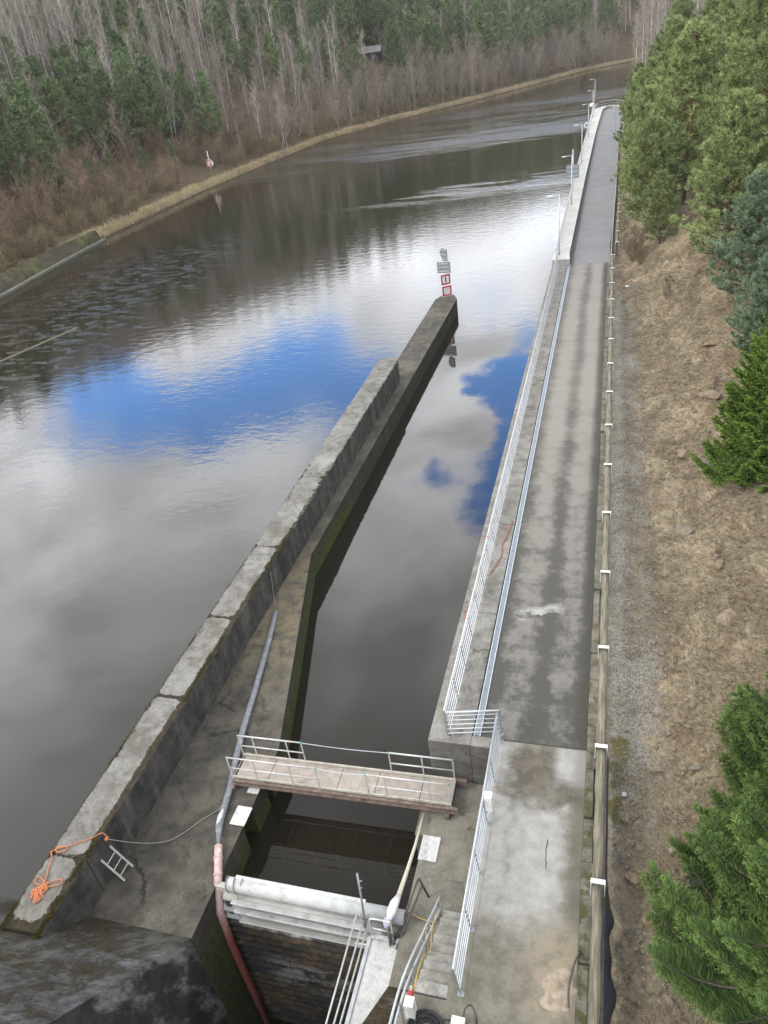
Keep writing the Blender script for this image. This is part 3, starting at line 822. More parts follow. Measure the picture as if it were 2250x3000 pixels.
m = MB(); m.tube(sp, rs, 10, flat=.62); m.build('hose_run', HOSEM, h, True)
m = MB(); c = sp[int(k * .72)]; m.tube([c + Vector((.02, -.3, .06)), c + Vector((-.01, .0, .08)), c + Vector((-.03, .28, .07))], [.05, .09, .04], 8, flat=.5); m.build('repair_patch', simple('pale_tape', (.5, .51, .52), .6), h, True)

# ================================================================== ropes, ladder
def rope(name, label, cat, pts, r, m_, n=6, parent=None):
    b = MB(); b.tube(spline(pts, n), r, 6); o = b.build(name, m_, parent, True)
    if parent is None: tag(o, label, cat)
    return o
RZ = -.165
o = thing('orange_rope', 'orange rope heaped in loops on the end of the mossy parapet', 'rope', (-14.7, 8.6, -.2))
def loopy(cx, cy, pts, z=RZ): return [(cx + a, cy + b, z + .012 * (i % 3)) for i, (a, b) in enumerate(pts)]
rope('rope_run', '', '', loopy(0, 0, [(-15.2, 9.62), (-15.05, 9.45), (-14.98, 9.3), (-14.92, 9.1), (-14.83, 8.92), (-14.76, 8.72), (-14.7, 8.58)]), .02, ORANGE, parent=o)
coil = []
for a in range(46):
    t = a / 46; r = .12 + .10 * math.sin(a * 1.7) ; coil.append((-14.72 + r * math.cos(a * .93) - .05 * t, 8.42 + r * 1.1 * math.sin(a * .93) + .12 * math.sin(a * .21), RZ + .03 * (a % 4) / 3))
rope('rope_heap', '', '', coil, .019, ORANGE, 4, o)
rope('rope_loop', '', '', loopy(-14.72, 8.68, [(0, 0), (-.16, .12), (-.34, .16), (-.36, .02), (-.18, -.04), (.02, -.02), (.2, .14), (.42, .22), (.46, .08), (.26, 0), (.06, -.08)]), .019, ORANGE, 6, o)
rope('rope_loop', '', '', loopy(-15.1, 9.7, [(-.1, -.1), (.02, .02), (.3, .14), (.34, .04), (.1, -.06), (.02, .06), (.26, .16)]), .02, ORANGE, 6, o)
rope('rope_run', '', '', [(-14.84, 9.84, RZ), (-14.5, 10.05, RZ + .01), (-14.2, 10.25, RZ), (-14.0, 10.42, RZ + .03), (-13.9, 10.46, -.22), (-13.86, 10.42, -.32)], .018, ORANGE, 6, o)
m = MB()
for i in range(5): m.sphere((-13.84 + rnd.uniform(-.04, .04), 10.42 + rnd.uniform(-.05, .05), -.36 + rnd.uniform(-.05, .05)), .05, n=4)
m.build('rope_knot', ORANGE, o, True)
rope('grey_rope', 'slack grey rope from the orange knot over to the flat hose', 'rope', [(-13.82, 10.42, -.38), (-13.4, 10.8, -1.0), (-13.0, 11.2, -1.5), (-12.6, 11.6, -1.74), (-12.1, 12.3, -1.77), (-11.7, 12.75, -1.74), (-11.5, 12.85, -1.62), (-11.35, 12.9, -1.72)], .014, GREYROPE)
rope('thin_line', 'thin grey line drooping from the parapet top to the hose end', 'rope', [(-14.6, 25.2, -.18), (-14.1, 24.0, -.3), (-13.9, 23.4, -1.2), (-13.65, 22.8, -1.72)], .012, GREYROPE)
rope('tie_rope', 'grey rope wound round the gate tube beside the pink pipe', 'rope', [(-10.2 + .05 * k, 10.42 + .23 * math.cos(k * 1.3), -1.56 + .23 * math.sin(k * 1.3)) for k in range(12)] + [(-9.75, 10.2, -1.75), (-9.9, 10.1, -2.4), (-9.7, 10.02, -3.0)], .014, GREYROPE, 4)
ld = thing('ladder', 'short aluminium ladder leaning from the platform against the parapet', 'ladder', (-13.6, 10.2, LOW))
for y0, y1 in ((10.50, 10.44), (10.03, 9.97)):
    m = MB(); m.bar((-13.52, y0, LOW), (-13.93, y1, -.78), .03, .06, up=(0, 1, 0)); m.build('rail', ALU, ld)
for t_ in (.2, .48, .76):
    m = MB(); a = Vector((-13.52, 10.50, LOW)).lerp(Vector((-13.93, 10.44, -.78)), t_); b = Vector((-13.52, 10.03, LOW)).lerp(Vector((-13.93, 9.97, -.78)), t_); m.tube([a, b], .018, 6); m.build('rung', ALU, ld)

# ================================================================== clutter by the gate, right side
c = thing('service_platform', 'pale platform slab with white side railing beside the lock gate', 'platform', (-5.2, 8, -2.1))
m = MB(); m.box(-5.62, -4.83, -1, 9.9, -2.16, -2.0); m.box(-5.62, -4.83, 9.9, 10.02, -2.3, -1.9); m.build('slab', WHITEP, c, bevel=.01)
m = MB(); m.box(-5.72, -5.62, -1, 9.95, -2.3, -1.95); m.build('edge_channel', GALV, c)
for i, (x, z) in enumerate(((-5.86, -.95), (-5.80, -1.3), (-5.74, -1.62))):
    m = MB(); m.tube([(x + (.02 if i else -.05), 10.0, z), (x, 6, z + .02), (x, 0, z + .05)], .026, 8); m.build('rail_bar', ALU, c, True)
for y in (9.95, 7.2, 4.4):
    m = MB(); m.bar((-5.74, y, -2.05), (-5.84, y, -.92), .04, .04, up=(0, 1, 0)); m.build('post', ALU, c)
m = MB(); m.tube(spline([(-5.6, 9.95, -2.0), (-5.6, 9.98, -1.25), (-5.5, 10.0, -1.12), (-5.1, 10.0, -1.12), (-5.0, 10.0, -1.2), (-5.0, 9.98, -2.0)], 6), .026, 8); m.tube([(-5.6, 9.97, -1.55), (-5.0, 9.97, -1.55)], .026, 8); m.build('end_hoop', ALU, c, True)
m = MB(); m.tube([(-6.2, 9.95, -2.5), (-5.6, 9.95, -2.42)], .04, 8); m.build('stub_pipe', ALU, c, True)
pl = thing('steel_pole', 'thin bare pole leaning up over the white gate tube', 'pole', (-5.78, 10.0, -1.2))
m = MB(); m.tube([(-5.74, 9.96, -1.55), (-5.80, 10.22, -.6), (-5.88, 10.45, .15)], .03, 8); m.build('shaft', GALVD, pl, True)
m = MB()
for z, y in ((-.1, 10.37), (-.3, 10.3)): m.bar((-5.86, y, z), (-5.76, y + .02, z + .05), .03, .03)
m.build('peg', GALVD, pl)
for lab, a, b in (('dark pole propped over the lock edge, the left one of the tied pair', (-4.98, 9.9, -2.0), (-4.44, 11.08, -.72)), ('dark pole propped over the lock edge, the right one of the tied pair', (-4.9, 9.75, -2.05), (-4.34, 11.0, -.9)),
                  ('short dark strut standing on the platform against the tied poles', (-4.28, 11.26, LOW), (-4.42, 11.1, -.66))):
    m = MB(); m.tube([a, b], .032, 8); tag(m.build('prop_pole', WOODP, None, True), lab, 'pole')
s = thing('strap', 'cream webbing strap running from the footbridge to a white bag at the gate', 'strap', (-4.9, 12, LOW))
m = MB(); m.tube([(-4.94, 13.75, -1.62), (-4.93, 12.6, -1.5), (-4.95, 11.6, -1.35), (-4.98, 10.75, -1.2)], [.035, .045, .06, .075], 8, flat=.5); m.build('webbing', CREAM, s, True)
m = MB(); m.tube([(-4.98, 10.78, -1.2), (-5.02, 10.55, -1.14), (-5.05, 10.3, -1.16), (-5.1, 10.12, -1.3)], [.08, .13, .14, .07], 10, flat=.7); m.build('white_bag', WHITE, s, True)
m = MB(); m.tube([(-5.12, 10.2, -1.28), (-5.14, 10.08, -1.3), (-5.16, 9.98, -1.42)], [.08, .15, .04], 8, flat=.6); m.build('lilac_flap', simple('lilac_sheet', (.50, .50, .66), .6), s, True)
m = MB()
for i in range(9): m.tube([(-5.08 + rnd.uniform(-.08, .08), 10.02 + rnd.uniform(-.06, .06), -1.4), (-5.0 + rnd.uniform(-.08, .1), 9.85 + rnd.uniform(-.1, .05), -1.85 - rnd.uniform(0, .2))], .02, 5)
m.build('frayed_end', simple('frayed_rope', (.16, .145, .13), .9), s)
rope('yellow_cable', 'yellow cable looping along the stair handrail to the socket box', 'cable', [(-4.75, 10.75, -1.76), (-4.4, 10.6, -1.76), (-3.95, 10.55, -1.7), (-3.86, 10.5, -1.2), (-3.8, 10.2, -.9), (-3.75, 9.7, -.55), (-3.72, 9.3, -.75), (-3.76, 8.9, -.2), (-3.76, 8.3, .1), (-3.73, 7.95, .2), (-3.72, 7.75, .66)], .018, YELLOW)
tang = [(-4.05 + (.16 + .12 * math.sin(a * 1.3)) * math.cos(a * .9), 10.25 + (.2 + .12 * math.cos(a * 1.1)) * math.sin(a * .9), -1.76 + .02 * (a % 3)) for a in range(26)]
rope('pale_rope', 'tangled pale cord on the platform beside the stair handrail', 'cord', [(-4.42, 11.1, -.8), (-4.3, 11.0, -1.4), (-4.22, 10.75, -1.76)] + tang, .012, simple('pale_cord', (.42, .37, .28), .9), 4)
bx = thing('socket_box', 'white electric socket box with red plug on the stair handrail', 'electric box', (-3.72, 7.55, .2))
m = MB(); m.box(-3.82, -3.6, 7.38, 7.62, .0, .62); m.build('housing', WHITE, bx, bevel=.012)
m = MB(); m.tube([(-3.72, 7.64, .5), (-3.72, 7.74, .6)], .055, 10); m.build('red_plug', RED, bx, True)
m = MB(); m.tube([(-3.72, 7.73, .59), (-3.72, 7.80, .66)], .035, 10); m.build('plug_collar', CREAM, bx, True)
m = MB()
for i in range(15):
    r = .2 + .2 * (i % 5) / 4; zz = .03 + .035 * (i // 5); cx = -3.32 + rnd.uniform(-.05, .05); cy = 7.28 + rnd.uniform(-.05, .05)
    m.tube([(cx + r * math.cos(a * PI / 12), cy + r * .9 * math.sin(a * PI / 12), zz + .01 * math.sin(a)) for a in range(25)], .017, 5, cap=False)
m.tube(spline([(-3.0, 7.5, .05), (-2.85, 7.55, .03), (-2.7, 7.5, .05), (-2.62, 7.42, .1)], 5), .014, 5)
tag(m.build('cable_coil', BLACKC, None, True), 'heap of coiled black cable on the deck at the stair top', 'cable')
bx = thing('junction_box', 'small white junction box with dark stand near the coiled cable', 'electric box', (-2.6, 7.5, 0))
m = MB(); m.box(-2.77, -2.47, 7.32, 7.56, .16, .3); m.build('lid', WHITE, bx, bevel=.01)
m = MB(); m.box(-2.75, -2.49, 7.34, 7.54, .05, .158); m.build('body', simple('violet_grey_plastic', (.16, .15, .24), .5), bx)
m = MB(); m.box(-2.8, -2.44, 7.2, 7.5, .0, .05); m.build('stand', DARKGALV, bx)
rope('black_lead', 'short black lead curving up beside the white junction box', 'cable', [(-2.5, 7.5, .2), (-2.52, 7.72, .25), (-2.42, 7.9, .15), (-2.28, 7.75, .04), (-2.25, 7.5, .03), (-2.4, 7.35, .03)], .013, BLACKC)
bx = thing('control_box', 'white control box hanging on the grey platform railing', 'electric box', (-2.72, 12.8, .7))
m = MB(); m.box(-2.76, -2.55, 12.62, 12.86, .55, 1.12); m.build('housing', WHITE, bx, bevel=.012)
m = MB(); m.tube(spline([(-2.7, 12.65, .5), (-2.9, 12.3, .2), (-3.0, 12.1, -.3), (-3.0, 12.0, -1)], 5), .02, 6); m.build('conduit', GALV, bx, True)
rope('red_rope', 'red cord lying on the quay strip by the drain grating', 'cord', [(-3.75, 27.9, .05), (-3.8, 26.9, .05), (-3.95, 26.0, .05), (-3.9, 25.2, .05), (-4.05, 24.5, .05), (-4.2, 23.9, .05)], .022, simple('red_cord', (.38, .10, .06), .8))
rope('hanging_rope', 'orange cord hanging from the railing at the quay edge', 'cord', [(-4.45, 22.9, .5), (-4.6, 22.4, .1), (-4.78, 21.7, .05), (-4.85, 21.3, .05), (-4.7, 20.9, .05)], .015, ORANGE)
m = MB(); m.sphere((-4.45, 25.0, 1.1), .07, n=5); tag(m.build('orange_knot', ORANGE, None, True), 'orange knot tied round the long quay railing', 'knot')

# ================================================================== timber guard rail
def bracket_mesh():
    m = MB(); w = .175; d = .062
    m.box(-w, w, -d, d, .155, .175); m.box(-w, -w + .02, -d, d, -.34, .155); m.box(w - .02, w, -d, d, -.34, .155)
    return m.mesh('bracket', WHITE)
def gpost_mesh():
    m = MB(); m.box(-.05, .05, -.05, .05, -1.2, -.15); return m.mesh('post', DARKGALV)
gm, pm = bracket_mesh(), gpost_mesh()
GY = [6.75 + 4.15 * i for i in range(16)]
t = thing('timber_guard_rail', 'weathered round timber guard rail with white brackets along the road', 'guard rail', (.26, 7, 0))
for i, y in enumerate(GY):
    link('bracket', gm, t, Vector((.27, y, .75)) - t.location); link('post', pm, t, Vector((.27, y, .75)) - t.location)
yy = [2.0] + [g_ + .1 for g_ in GY]
for a, b in zip(yy[:-1], yy[1:]):
    m = MB(); r = rnd.uniform(.125, .145); n = 9
    m.tube([(.27 + .012 * math.sin(k * 2 + a), a + (b - a - .02) * k / n, .72 + .008 * math.cos(k * 3 + b)) for k in range(n + 1)], [r * rnd.uniform(.975, 1.02) for k in range(n + 1)], 14)
    m.build('rail_log', LOG, t, True)
t = thing('timber_guard_rail', 'farther timber guard rail with white brackets set back beyond the road joint', 'guard rail', (.8, 74, 0))
for i in range(7):
    y = 73.5 + i * 4.2; x = .62 + .012 * (y - 73)
    link('bracket', gm, t, Vector((x, y, .75)) - t.location); link('post', pm, t, Vector((x, y, .75)) - t.location)
    if i:
        m = MB(); m.tube([(x - .05, y - 4.15, .72), (x, y, .72)], .12, 10); m.build('rail_log', LOG, t, True)
railing('pipe_railing', 'low rusty pipe rail along the right side of the far asphalt road', [(.12, 69.8), (.42, 100), (.75, 135), (.95, 155)], 4.0, -.3, .95, 3, rtop=.035, rbar=.03, plate=False, metal=simple('pale_pipe', (.48, .45, .41), .5, .2, .15, 2, (.30, .18, .1)))

# dimpled membrane sagging behind the timber rail
m = MB(); n = 70; vs = []; fs = []
for i in range(n + 1):
    y = 6.2 + 9.2 * i / n
    wob = .05 * math.sin(y * 3.1) + .04 * math.sin(y * 7.3); k = max(0.05, min(1, (11.6 - y) / 1.2)) 
    sc = (.5 + .5 * abs(math.sin(y * 1.55)))
    vs += [(.44, y, .36 - .06 * (1 - k)), (.45 + .06 * k, y, .2 + wob * .3), (.47 + (.12 + wob) * k * sc, y, .02 + wob * .4), (.49 + (.18 + wob) * k * sc, y, -.12 + .06 * math.sin(y * 5))]
for i in range(n):
    for k in range(3): fs.append((i * 4 + k, i * 4 + 4 + k, i * 4 + 5 + k, i * 4 + 1 + k))
m.add(vs, fs); o = tag(m.build('drainage_membrane', GEO, None, True), 'dark blue grey dimpled membrane sagging behind the timber guard rail', 'membrane')
sm = o.modifiers.new('thickness', 'SOLIDIFY'); sm.thickness = .012

# sand heap and stick on the deck
sx, sy = -.55, 8.75; V = []; n = 44; gx = np.linspace(-.95, .72, n); gy = np.linspace(-1.15, 1.1, n)
def zs(x, y):
    x = np.minimum(x, 5); r = np.sqrt(((x) / .72) ** 2 + ((y) / .9) ** 2) + fbm(x * 2.5 + 3, y * 2.5, 4, 6) * .8
    return -.006 + np.maximum(-.05, .15 * np.clip(.6 - r, -.5, 1)) + fbm(x * 5, y * 5, 6, 2) * .075
sh = link('sand_heap', grid_mesh('sand_heap', gx, gy, lambda x, y: zs(x, y) - .012, SAND), None, (sx, sy, .006)); tag(sh, 'low heap of pale sand on the deck against the kerb', 'sand')
rope('stick', 'bent grey stick standing in the sand heap by the kerb', 'stick', [(-.1, 9.55, .12), (-.22, 9.2, .14), (-.3, 8.7, .12), (-.28, 8.3, .12)], .022, WOODP, 5)

# ================================================================== lamps, signs
def lamp_parts(label, x, y, zb, zt, extra=None):
    t = thing('street_lamp', label, 'street lamp', (x, y, zb), 'street lamps along the walkway')
    m = MB(); m.tube([(x, y, zb), (x, y, zb + 1.0), (x, y, zt)], [.07, .06, .045], 10); m.build('lamp_post', GALV, t, True)
    m = MB(); m.tube([(x, y, zt), (x - .75, y, zt - .02)], .032, 8); m.build('lamp_arm', GALV, t, True)
    m = MB(); m.tube([(x - .6, y, zt - .04), (x - .8, y, zt - .04), (x - 1.15, y, zt - .06)], [.06, .12, .07], 8, flat=.45); m.build('lamp_head', WHITE, t, True)
    m = MB(); m.box(x - .12, x + .12, y - .12, y + .12, zb, zb + .03); m.build('base_plate', GALVD, t)
LBL = ['nearest tall grey street lamp standing at the start of the pale walkway', 'second street lamp from the road joint, on the pale walkway', 'street lamp just beyond the grey sign back on the walkway',
       'street lamp with a round lifebuoy on its post', 'street lamp beside the white cabinet near the road end', 'farthest street lamp at the bend of the road end']
for i, (y, lb) in enumerate(zip((71.6, 94, 123.1, 152.8, 181.4, 209), LBL)):
    lamp_parts(lb, -4.45 if i < 5 else -4.6, y if i < 5 else 203.2, .52, 5.7 if i < 5 else 6.4)
def quad_sign(parent, c, ax, w, h, z0, face, name, thick=.03, flip=1):
    """flat board: c=(x,y) centre, ax = direction of its width"""
    ax = Vector(ax).normalized(); a = Vector((c[0], c[1], 0)) - ax * w / 2; b = Vector((c[0], c[1], 0)) + ax * w / 2
    m = MB(); m.bar(a + Vector((0, 0, z0 + h / 2)), b + Vector((0, 0, z0 + h / 2)), thick, h); return m.build(name, face, parent)
def framed(parent, c, yaw, z0, s, text=None, bar=False, slash=False):
    ax = Vector((math.cos(yaw), math.sin(yaw), 0)); nr_ = Vector((math.sin(yaw), -math.cos(yaw), 0)); C0 = Vector((c[0], c[1], z0 + s / 2))
    board = MB(); board.bar(C0 - ax * s / 2, C0 + ax * s / 2, .03, s); board.build('sign_board', WHITE, parent)
    f = MB(); w = s * .13; i = s * .455 - w / 2; up = Vector((0, 0, 1)); off = nr_ * .022
    for sx_ in (-1, 1):
        f.bar(C0 + off + ax * sx_ * i - up * (i + w / 2), C0 + off + ax * sx_ * i + up * (i + w / 2), .012, w, up=ax)
        f.bar(C0 + off * 1.12 - ax * (i - w / 2) + up * sx_ * i, C0 + off * 1.12 + ax * (i - w / 2) + up * sx_ * i, .012, w)
    if slash: f.bar(C0 + off * 1.3 - ax * i + up * i, C0 + off * 1.3 + ax * i - up * i, .012, w * .8, up=(ax + up))
    f.build('red_border', RED, parent)
    if bar:
        k = MB(); k.bar(C0 + off - up * s * .25, C0 + off + up * s * .25, .012, s * .11, up=ax); k.build('black_bar', BLACK, parent)
    if text:
        cu = bpy.data.curves.new('sign_text', 'FONT'); cu.body = text; cu.align_x = 'CENTER'; cu.align_y = 'CENTER'; cu.size = s * .17; cu.extrude = .002; cu.space_line = 1.15
        to = bpy.data.objects.new('sign_text', cu); COL.objects.link(to)
        dg = bpy.context.evaluated_depsgraph_get(); me = bpy.data.meshes.new_from_object(to.evaluated_get(dg)); bpy.data.objects.remove(to)
        me.materials.clear(); me.materials.append(simple('grey_lettering', (.2, .2, .22), .6))
        o = bpy.data.objects.new('sign_text', me); COL.objects.link(o); o.parent = parent
        o.matrix_basis = Matrix.Translation(C0 + nr_ * .021 - Vector(parent.location)) @ Matrix(((ax.x, 0, nr_.x, 0), (ax.y, 0, nr_.y, 0), (0, 1, 0, 0), (0, 0, 0, 1)))
def signback(parent, c, yaw, z0, w, h, arrow=False, nbars=3):
    ax = Vector((math.cos(yaw), math.sin(yaw), 0)); n_ = Vector((math.sin(yaw), -math.cos(yaw), 0)); C0 = Vector((c[0], c[1], 0))
    m = MB()
    if arrow:
        pts = [(-.5, .5), (.0, 1.), (.5, .78), (.5, 0), (-.05, 0)]
        pts = [(-.55, .62), (-.22, 1.0), (.5, .92), (.5, .02), (-.15, .0)]
        fr = [C0 + ax * a * w + Vector((0, 0, z0 + b * h)) for a, b in pts]; bk = [p - n_ * .04 for p in fr]; k = len(pts)
        m.add(fr + bk, [tuple(range(k)), tuple(reversed(range(k, 2 * k)))] + [(i, k + i, k + (i + 1) % k, (i + 1) % k) for i in range(k)])
    else: m.bar(C0 - ax * w / 2 + Vector((0, 0, z0 + h / 2)), C0 + ax * w / 2 + Vector((0, 0, z0 + h / 2)), .035, h)
    m.build('sign_back', simple('sign_back_grey', (.25, .29, .30), .5, .2, .06, 3), parent)
    m = MB()
    for i in range(nbars):
        zz = z0 + h * (i + .5) / nbars
        m.bar(C0 - ax * w * .38 + n_ * .04 + Vector((0, 0, zz)), C0 + ax * w * .38 + n_ * .04 + Vector((0, 0, zz)), .05, .06)
    m.build('bracing', GALV, parent)
sg = thing('sign_mast', 'sign mast with two red bordered boards and grey sign backs on the pier tip', 'sign', (-14.5, 68.1, LOW))
m = MB(); m.tube([(-14.5, 68.1, LOW), (-14.5, 68.1, 2.7)], .045, 8); m.build('mast', GALV, sg, True)
yw = math.radians(34)
framed(sg, (-14.42, 67.98), yw, -1.72, .98, text='SLED\nVHF\nK 25.10'); framed(sg, (-14.46, 67.98), yw, -.66, .98, bar=True)
signback(sg, (-14.55, 68.0), math.radians(-2), .42, 1.25, 1.0); signback(sg, (-14.5, 68.02), math.radians(-38), 1.5, 1.0, 1.12, arrow=True)
sg = thing('sign_mast', 'grey sign back on a short mast outside the walkway railing', 'sign', (-4.9, 106, .5))
m = MB(); m.tube([(-4.9, 106, -1), (-4.9, 106, 4.7)], .06, 8); m.build('mast', GALV, sg, True)
signback(sg, (-4.9, 105.9), 0, 1.4, 1.6, 1.6); m = MB(); m.box(-5.0, -4.8, 105.95, 106.05, 3.0, 4.75); m.build('gauge_strip', GALV, sg)
m = MB()
for a in range(1): m.tube([(-4.75 + .36 * math.cos(k * PI / 10), 152.65, 2.35 + .36 * math.sin(k * PI / 10)) for k in range(21)], .1, 8, cap=False)
tag(m.build('lifebuoy', WHITE, None, True), 'white lifebuoy ring hung on the fourth street lamp', 'lifebuoy')
bx = thing('walkway_cabinet', 'white cabinet with round dish near the far end of the walkway', 'cabinet', (-4.5, 184, .5))
m = MB(); m.box(-4.7, -4.2, 184, 184.5, .52, 3.1); m.build('housing', WHITE, bx, bevel=.02)
m = MB(); m.tube([(-4.8, 183.9, 2.75), (-4.8, 183.7, 2.8)], .4, 12); m.build('dish', WHITE, bx, True)
m = MB(); m.box(-4.72, -4.5, 203.1, 203.3, .53, 1.7); tag(m.build('red_post', RED), 'small red post at the foot of the farthest street lamp', 'post')
sg = thing('bank_sign', 'white board with red border and diagonal slash plus pointer on the far bank', 'sign', (-90.2, 172, -1))
m = MB(); m.tube([(-90.2, 172.1, -2), (-90.2, 172.1, 3.4)], .09, 8); m.build('mast', GALV, sg, True)
framed(sg, (-90.2, 171.8), math.radians(-18), .1, 1.5, slash=True)
m = MB(); m.add([(-89.4, 171.6, .15), (-89.4, 171.6, 1.55), (-88.8, 171.4, .85), (-89.4, 171.64, .15), (-89.4, 171.64, 1.55), (-88.8, 171.44, .85)], [(0, 1, 2), (5, 4, 3), (0, 2, 5, 3), (2, 1, 4, 5), (1, 0, 3, 4)]); m.build('pointer', WHITE, sg)
sg = thing('bank_sign', 'tiny pale post on the dry grass of the distant far bank', 'sign', (-28.9, 409, -2))
m = MB(); m.box(-29.05, -28.75, 408.9, 409.1, -2.6, 1.2); m.build('mast', ALU, sg); m = MB(); m.box(-29.4, -28.4, 408.8, 408.88, .2, 1.3); m.build('sign_board', WHITE, sg)
HAZE = .00013
# ================================================================== vegetation
def cam_px(P):
    v = R.T @ (np.asarray(P, float) - np.array([0, 0, 18.6])); return 829.5 + 1600 * v[0] / v[2], 1106 + 1600 * v[1] / v[2], v[2]
def unit(v): return v / np.maximum(np.linalg.norm(v, axis=-1, keepdims=True), 1e-9)
class TM:
    """triangle soup with a tint per face"""
    def __init__(self): self.V = []; self.F = []; self.T = []; self.n = 0
    def add(self, V, F, tint=.5):
        V = np.asarray(V, float).reshape(-1, 3); F = np.asarray(F).reshape(-1, 3)
        self.V.append(V); self.F.append(F + self.n); self.n += len(V)
        self.T.append(np.broadcast_to(np.asarray(tint, float), (len(F),)))
    def tube(self, P, r, n=5, tint=.5):
        P = np.asarray(P, float); k = len(P); d = unit(np.gradient(P, axis=0))
        ref = np.array([.31, .95, .05]); s = unit(np.cross(d, ref)); u = np.cross(s, d)
        a = np.arange(n) * 2 * PI / n
        r = np.broadcast_to(np.asarray(r, float), (k,))
        V = P[:, None] + (s[:, None] * np.cos(a)[None, :, None] + u[:, None] * np.sin(a)[None, :, None]) * r[:, None, None]
        i = np.arange(k - 1)[:, None] * n; j = np.arange(n)[None]
        A = i + j; B = i + (j + 1) % n; Cc = A + n; D = B + n
        self.add(V, np.concatenate([np.stack([A, B, D], -1).reshape(-1, 3), np.stack([A, D, Cc], -1).reshape(-1, 3)]), tint)
    def blades(self, S, E, w, rs, tint=.5, quad=False):
        """thin tapering blades from S to E"""
        S = np.asarray(S, float); E = np.asarray(E, float); n = len(S)
        d = unit(E - S); q = unit(np.cross(d, unit(rs.normal(size=(n, 3))))) * (np.broadcast_to(np.asarray(w, float), (n,))[:, None] / 2)
        if quad:
            V = np.stack([S - q, S + q, E + q * .7, E - q * .7], 1).reshape(-1, 3); b = np.arange(n) * 4
            F = np.concatenate([np.stack([b, b + 1, b + 2], -1), np.stack([b, b + 2, b + 3], -1)]); tint = np.tile(np.broadcast_to(np.asarray(tint, float), (n,)), 2)
        else:
            V = np.stack([S - q, S + q, E], 1).reshape(-1, 3); F = np.arange(n * 3).reshape(-1, 3)
        self.add(V, F, tint)
    def arrays(self): return np.concatenate(self.V), np.concatenate(self.F), np.concatenate(self.T)
    def mesh(self, name, m): 
        V, F, T = self.arrays(); return arr_mesh(name, V, F, m, tint=T)

def attr(): 
    n = node('ShaderNodeAttribute'); n.attribute_name = 'tint'; return X(n.outputs['Fac'])
def leafmat(name, dark, light, obvar=.25, rough=.75):
    def fn():
        t = attr(); r = rand_obj()
        c = mix(t, dark, light)
        c = gain(c, (1 - obvar) + r * 2 * obvar)
        return {'Base Color': c, 'Roughness': rough, 'Specular IOR Level': .2}
    return mat(name, fn)
def barkmat(name, a, b, scale=3, top=None):
    def fn():
        p = objco(); x, y, z = sep(p)
        n = noise(comb(x * 2, y * 2, z * 5), scale, 5, .7)
        c = mix(n.step(.40, .60), a, b)
        if top: c = mix((z + (n - .5) * 2).step(top[0], top[1]), c, top[2])
        c = gain(c, .8 + rand_obj() * .4)
        return {'Base Color': c, 'Roughness': .85, 'Specular IOR Level': .2}
    return mat(name, fn)
BIRCHB = barkmat('birch_bark', (.38, .36, .33), (.78, .76, .71), 1.2)
GREYB = barkmat('grey_bark', (.20, .185, .155), (.36, .335, .29), 1.5)
BROWNB = barkmat('brown_bark', (.10, .075, .05), (.20, .155, .105), 3)
PINEB = barkmat('pine_bark', (.10, .075, .06), (.17, .125, .095), 3, (3.5, 6.0, (.20, .105, .06)))
SPRUB = barkmat('spruce_bark', (.11, .09, .07), (.22, .185, .145), 6)
BTW = leafmat('birch_twigs', (.23, .20, .17), (.47, .43, .375), .22)
BTW2 = leafmat('purple_twigs', (.165, .13, .115), (.31, .26, .23), .22)
GTW = leafmat('grey_twigs', (.165, .138, .108), (.33, .285, .23), .22)
RTW = leafmat('russet_twigs', (.135, .098, .068), (.30, .22, .15), .28)
TTW = leafmat('tan_twigs', (.15, .118, .07), (.30, .245, .15), .22)
PN1 = leafmat('dark_pine_needles', (.07, .105, .048), (.195, .255, .115), .28)
PN2 = leafmat('fresh_pine_needles', (.13, .175, .066), (.36, .44, .185), .2)
PN3 = leafmat('blue_pine_needles', (.095, .145, .085), (.27, .355, .22), .05)
SP1 = leafmat('dark_spruce_needles', (.045, .085, .022), (.18, .27, .075), .05)
SP2 = leafmat('bright_spruce_needles', (.062, .115, .02), (.195, .29, .058), .05)
DRY = leafmat('dry_grass_blades', (.135, .108, .072), (.36, .30, .205), .0, .9)

